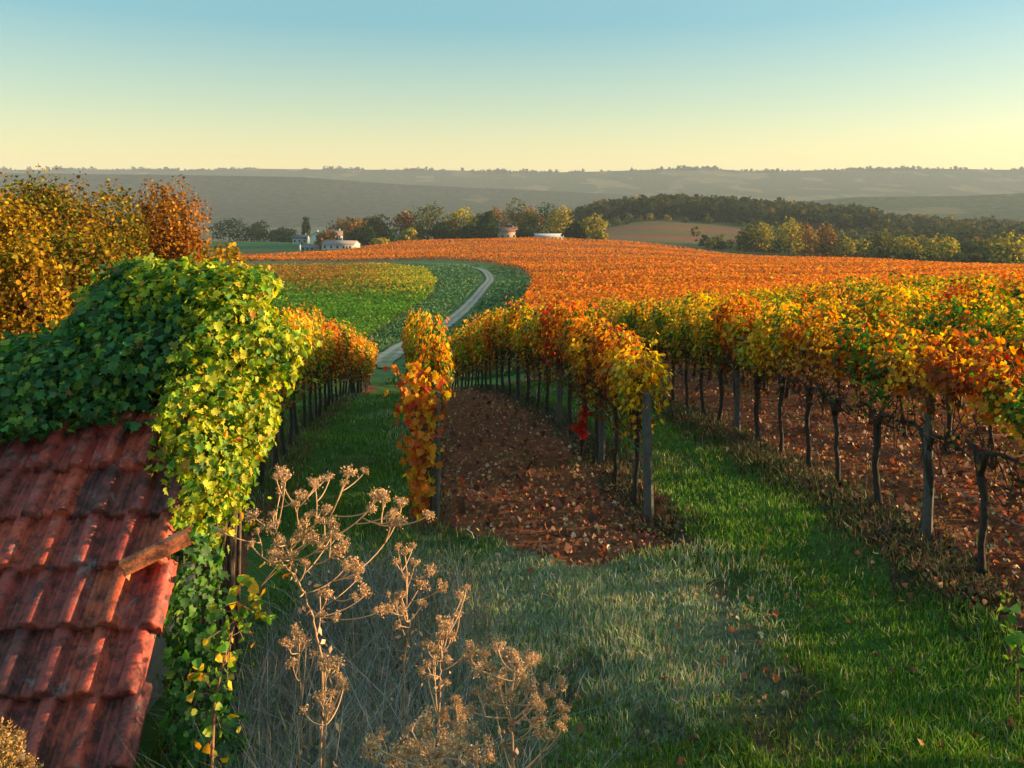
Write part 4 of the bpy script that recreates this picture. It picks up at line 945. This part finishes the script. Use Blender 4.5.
# ------------------------------------------------------------------ houses of the village
def house(label, px, d, w, dp, hw, hr, wall, roof, rz=0, chim=True, nwin=3, cat='house'):
    x, y = at(px, d); t = thing('house', label, cat, (x, y, gz(x, y) - .3), rz)
    m = MB(); z = hw
    v = [(-w / 2, -dp / 2, 0), (w / 2, -dp / 2, 0), (w / 2, dp / 2, 0), (-w / 2, dp / 2, 0), (-w / 2, -dp / 2, z), (w / 2, -dp / 2, z), (w / 2, dp / 2, z), (-w / 2, dp / 2, z), (-w / 2, 0, z + hr), (w / 2, 0, z + hr)]
    m.add(v, [np.array([(0, 1, 5, 4), (2, 3, 7, 6)]), np.array([(1, 2, 6, 9, 5), (3, 0, 4, 8, 7)])], wall); m.obj('wall', M_WALL, t)
    r = MB(); o = .35; th = .18
    for sg in (-1, 1):
        yb = sg * (dp / 2 + o); zb = z - hr * o / (dp / 2)
        a = [(-w / 2 - o, yb, zb + .03), (w / 2 + o, yb, zb + .03), (w / 2 + o, 0, z + hr + .03), (-w / 2 - o, 0, z + hr + .03)]
        b = [(p[0], p[1], p[2] + th) for p in a]
        r.add(a + b, [np.array([(0, 1, 2, 3), (4, 5, 6, 7), (0, 1, 5, 4), (1, 2, 6, 5), (2, 3, 7, 6), (3, 0, 4, 7)])], roof)
    ro = r.obj('roof', M_TILE if roof[0] > roof[2] * 2 else M_WALL, t)
    if chim:
        c = MB(); c.box((w * .3, dp * .12, z + hr + .4), (.7, .6, 1.8), wall); c.obj('chimney', M_WALL, ro)
    for k in range(nwin):
        q = MB(); q.box((-w / 2 + w * (k + .5) / nwin, -dp / 2 - .02, z * .58), (1.0, .08, 1.3), (.04, .045, .05)); q.obj('window', M_WALL, t)
    q = MB(); q.box((w * .5 - w * .5 / nwin - w / nwin * .5, -dp / 2 - .03, 1.0), (1.0, .08, 2.0), (.1, .07, .05)); q.obj('door', M_WALL, t)
    return t
WH = (.62, .6, .55)
house('small pale house with a dark slate roof left in the village', 301, 505, 9, 7, 4.2, 1.8, (.36, .4, .36), (.06, .07, .1))
house('white gabled house beside the slim conifer', 318, 500, 6, 8, 5.2, 2.4, (.66, .64, .6), (.12, .11, .12), R(80))
house('long white barn at the foot of the village', 341, 400, 17, 8, 2.6, 1.8, (.52, .5, .46), (.24, .19, .18), R(-14), False, 5, 'barn')
house('white cottage behind the long barn', 335, 440, 8, 7, 6.2, 2.4, (.6, .58, .54), (.2, .13, .11), R(10))
house('low grey annex left of the long barn', 309, 402, 9, 6, 1.8, .9, (.3, .3, .3), (.12, .13, .15), 0, False, 2, 'annex')
house('little white house half hidden by village trees', 395, 455, 7, 6, 3.6, 1.8, (.6, .62, .66), (.16, .14, .16), R(25))
house('pink gold house with a red roof among the trees', 506, 490, 14, 8, 6.0, 2.6, (.55, .38, .26), (.26, .11, .08), R(-4), True, 4)
house('long pale greenhouse on the far edge of the orange field', 541, 475, 27, 8, 2.6, 1.2, (.5, .5, .52), (.36, .38, .42), R(-2), False, 6, 'greenhouse')
# white marker post by the annex
mb = MB(); mb.box((0, 0, 1.4), (.5, .4, 2.8), (.7, .7, .68)); mb.box((0, 0, 2.86), (.7, .55, .12), (.6, .6, .58)); x, y = at(300, 392)
tag(mb.obj('gate_pillar', M_WALL, loc=(x, y, gz(x, y))), 'small white gate pillar left of the low annex', 'pillar')

# ------------------------------------------------------------------ air
def build_haze():
    mb = MB(); mb.box((0, 2300, 20), (16000, 5800, 260), (.8, .8, .8))
    m, nt, N = new_mat('haze'); v = N('ShaderNodeVolumePrincipled')
    v.inputs['Color'].default_value = (.72, .85, 1.0, 1); v.inputs['Density'].default_value = HAZE; v.inputs['Anisotropy'].default_value = .0
    o = N('ShaderNodeOutputMaterial'); nt.links.new(v.outputs[0], o.inputs['Volume'])
    ob = mb.obj('haze', m); tag(ob, 'thin evening haze lying over the valley', 'haze', kind='stuff')
HAZE = .000095
build_haze()

# ------------------------------------------------------------------ sky, sun, camera
EL, AZ = 9.0, 82.0
w = bpy.data.worlds.new('World'); S.world = w; w.use_nodes = True; nt = w.node_tree; nt.nodes.clear()
N = lambda t, **k: _node(nt, t, k)
EXPO = 1.5
sky = N('ShaderNodeTexSky', sky_type='NISHITA', sun_disc=False, sun_elevation=R(EL), sun_rotation=R(AZ), altitude=200, air_density=1.0, dust_density=1.2, ozone_density=1.0)
bg = N('ShaderNodeBackground', ins={'Strength': .04}); nt.links.new(sky.outputs[0], bg.inputs[0])
# added sky gradient: pale gold low, turquoise higher, brightened overhead to lift shaded foreground
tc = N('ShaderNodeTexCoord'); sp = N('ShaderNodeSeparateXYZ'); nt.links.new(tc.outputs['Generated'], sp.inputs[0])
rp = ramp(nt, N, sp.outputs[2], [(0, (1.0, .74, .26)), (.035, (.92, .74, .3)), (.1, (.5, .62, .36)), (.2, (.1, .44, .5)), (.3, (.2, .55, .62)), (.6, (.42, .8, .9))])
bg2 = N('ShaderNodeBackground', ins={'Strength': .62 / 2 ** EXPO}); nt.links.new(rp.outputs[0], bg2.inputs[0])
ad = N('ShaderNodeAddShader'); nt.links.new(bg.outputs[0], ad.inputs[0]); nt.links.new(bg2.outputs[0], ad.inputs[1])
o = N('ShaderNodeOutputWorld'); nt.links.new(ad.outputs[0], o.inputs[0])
sl = bpy.data.lights.new('sun', 'SUN'); sl.energy = 5.0; sl.angle = R(.55); sl.color = (1.0, .68, .33)
so = bpy.data.objects.new('sun', sl); COL.objects.link(so)
from mathutils import Vector
sd = Vector((math.sin(R(AZ)) * math.cos(R(EL)), math.cos(R(AZ)) * math.cos(R(EL)), math.sin(R(EL))))
so.rotation_euler = (-sd).to_track_quat('-Z', 'Y').to_euler(); so.location = (30, 10, 30)
cam = bpy.data.cameras.new('camera'); co = bpy.data.objects.new('camera', cam); COL.objects.link(co); S.camera = co
cam.sensor_width = 36; cam.sensor_fit = 'HORIZONTAL'; cam.lens = 36 * F / 1024; cam.shift_y = -(384 - YH) / 1024
cam.clip_start = .05; cam.clip_end = 30000
co.location = (0, 0, CZ); co.rotation_euler = (R(90), 0, 0)
S.render.resolution_x = 1024; S.render.resolution_y = 768
S.view_settings.view_transform = 'Standard'; S.view_settings.look = 'None'; S.view_settings.gamma = 1; S.view_settings.exposure = EXPO
S.view_settings.use_curve_mapping = False
S.render.engine = 'CYCLES'
cy = S.cycles; cy.use_denoising = True; cy.max_bounces = 5; cy.diffuse_bounces = 3; cy.glossy_bounces = 2; cy.transmission_bounces = 3; cy.volume_bounces = 0; cy.transparent_max_bounces = 4
cy.sample_clamp_indirect = 6
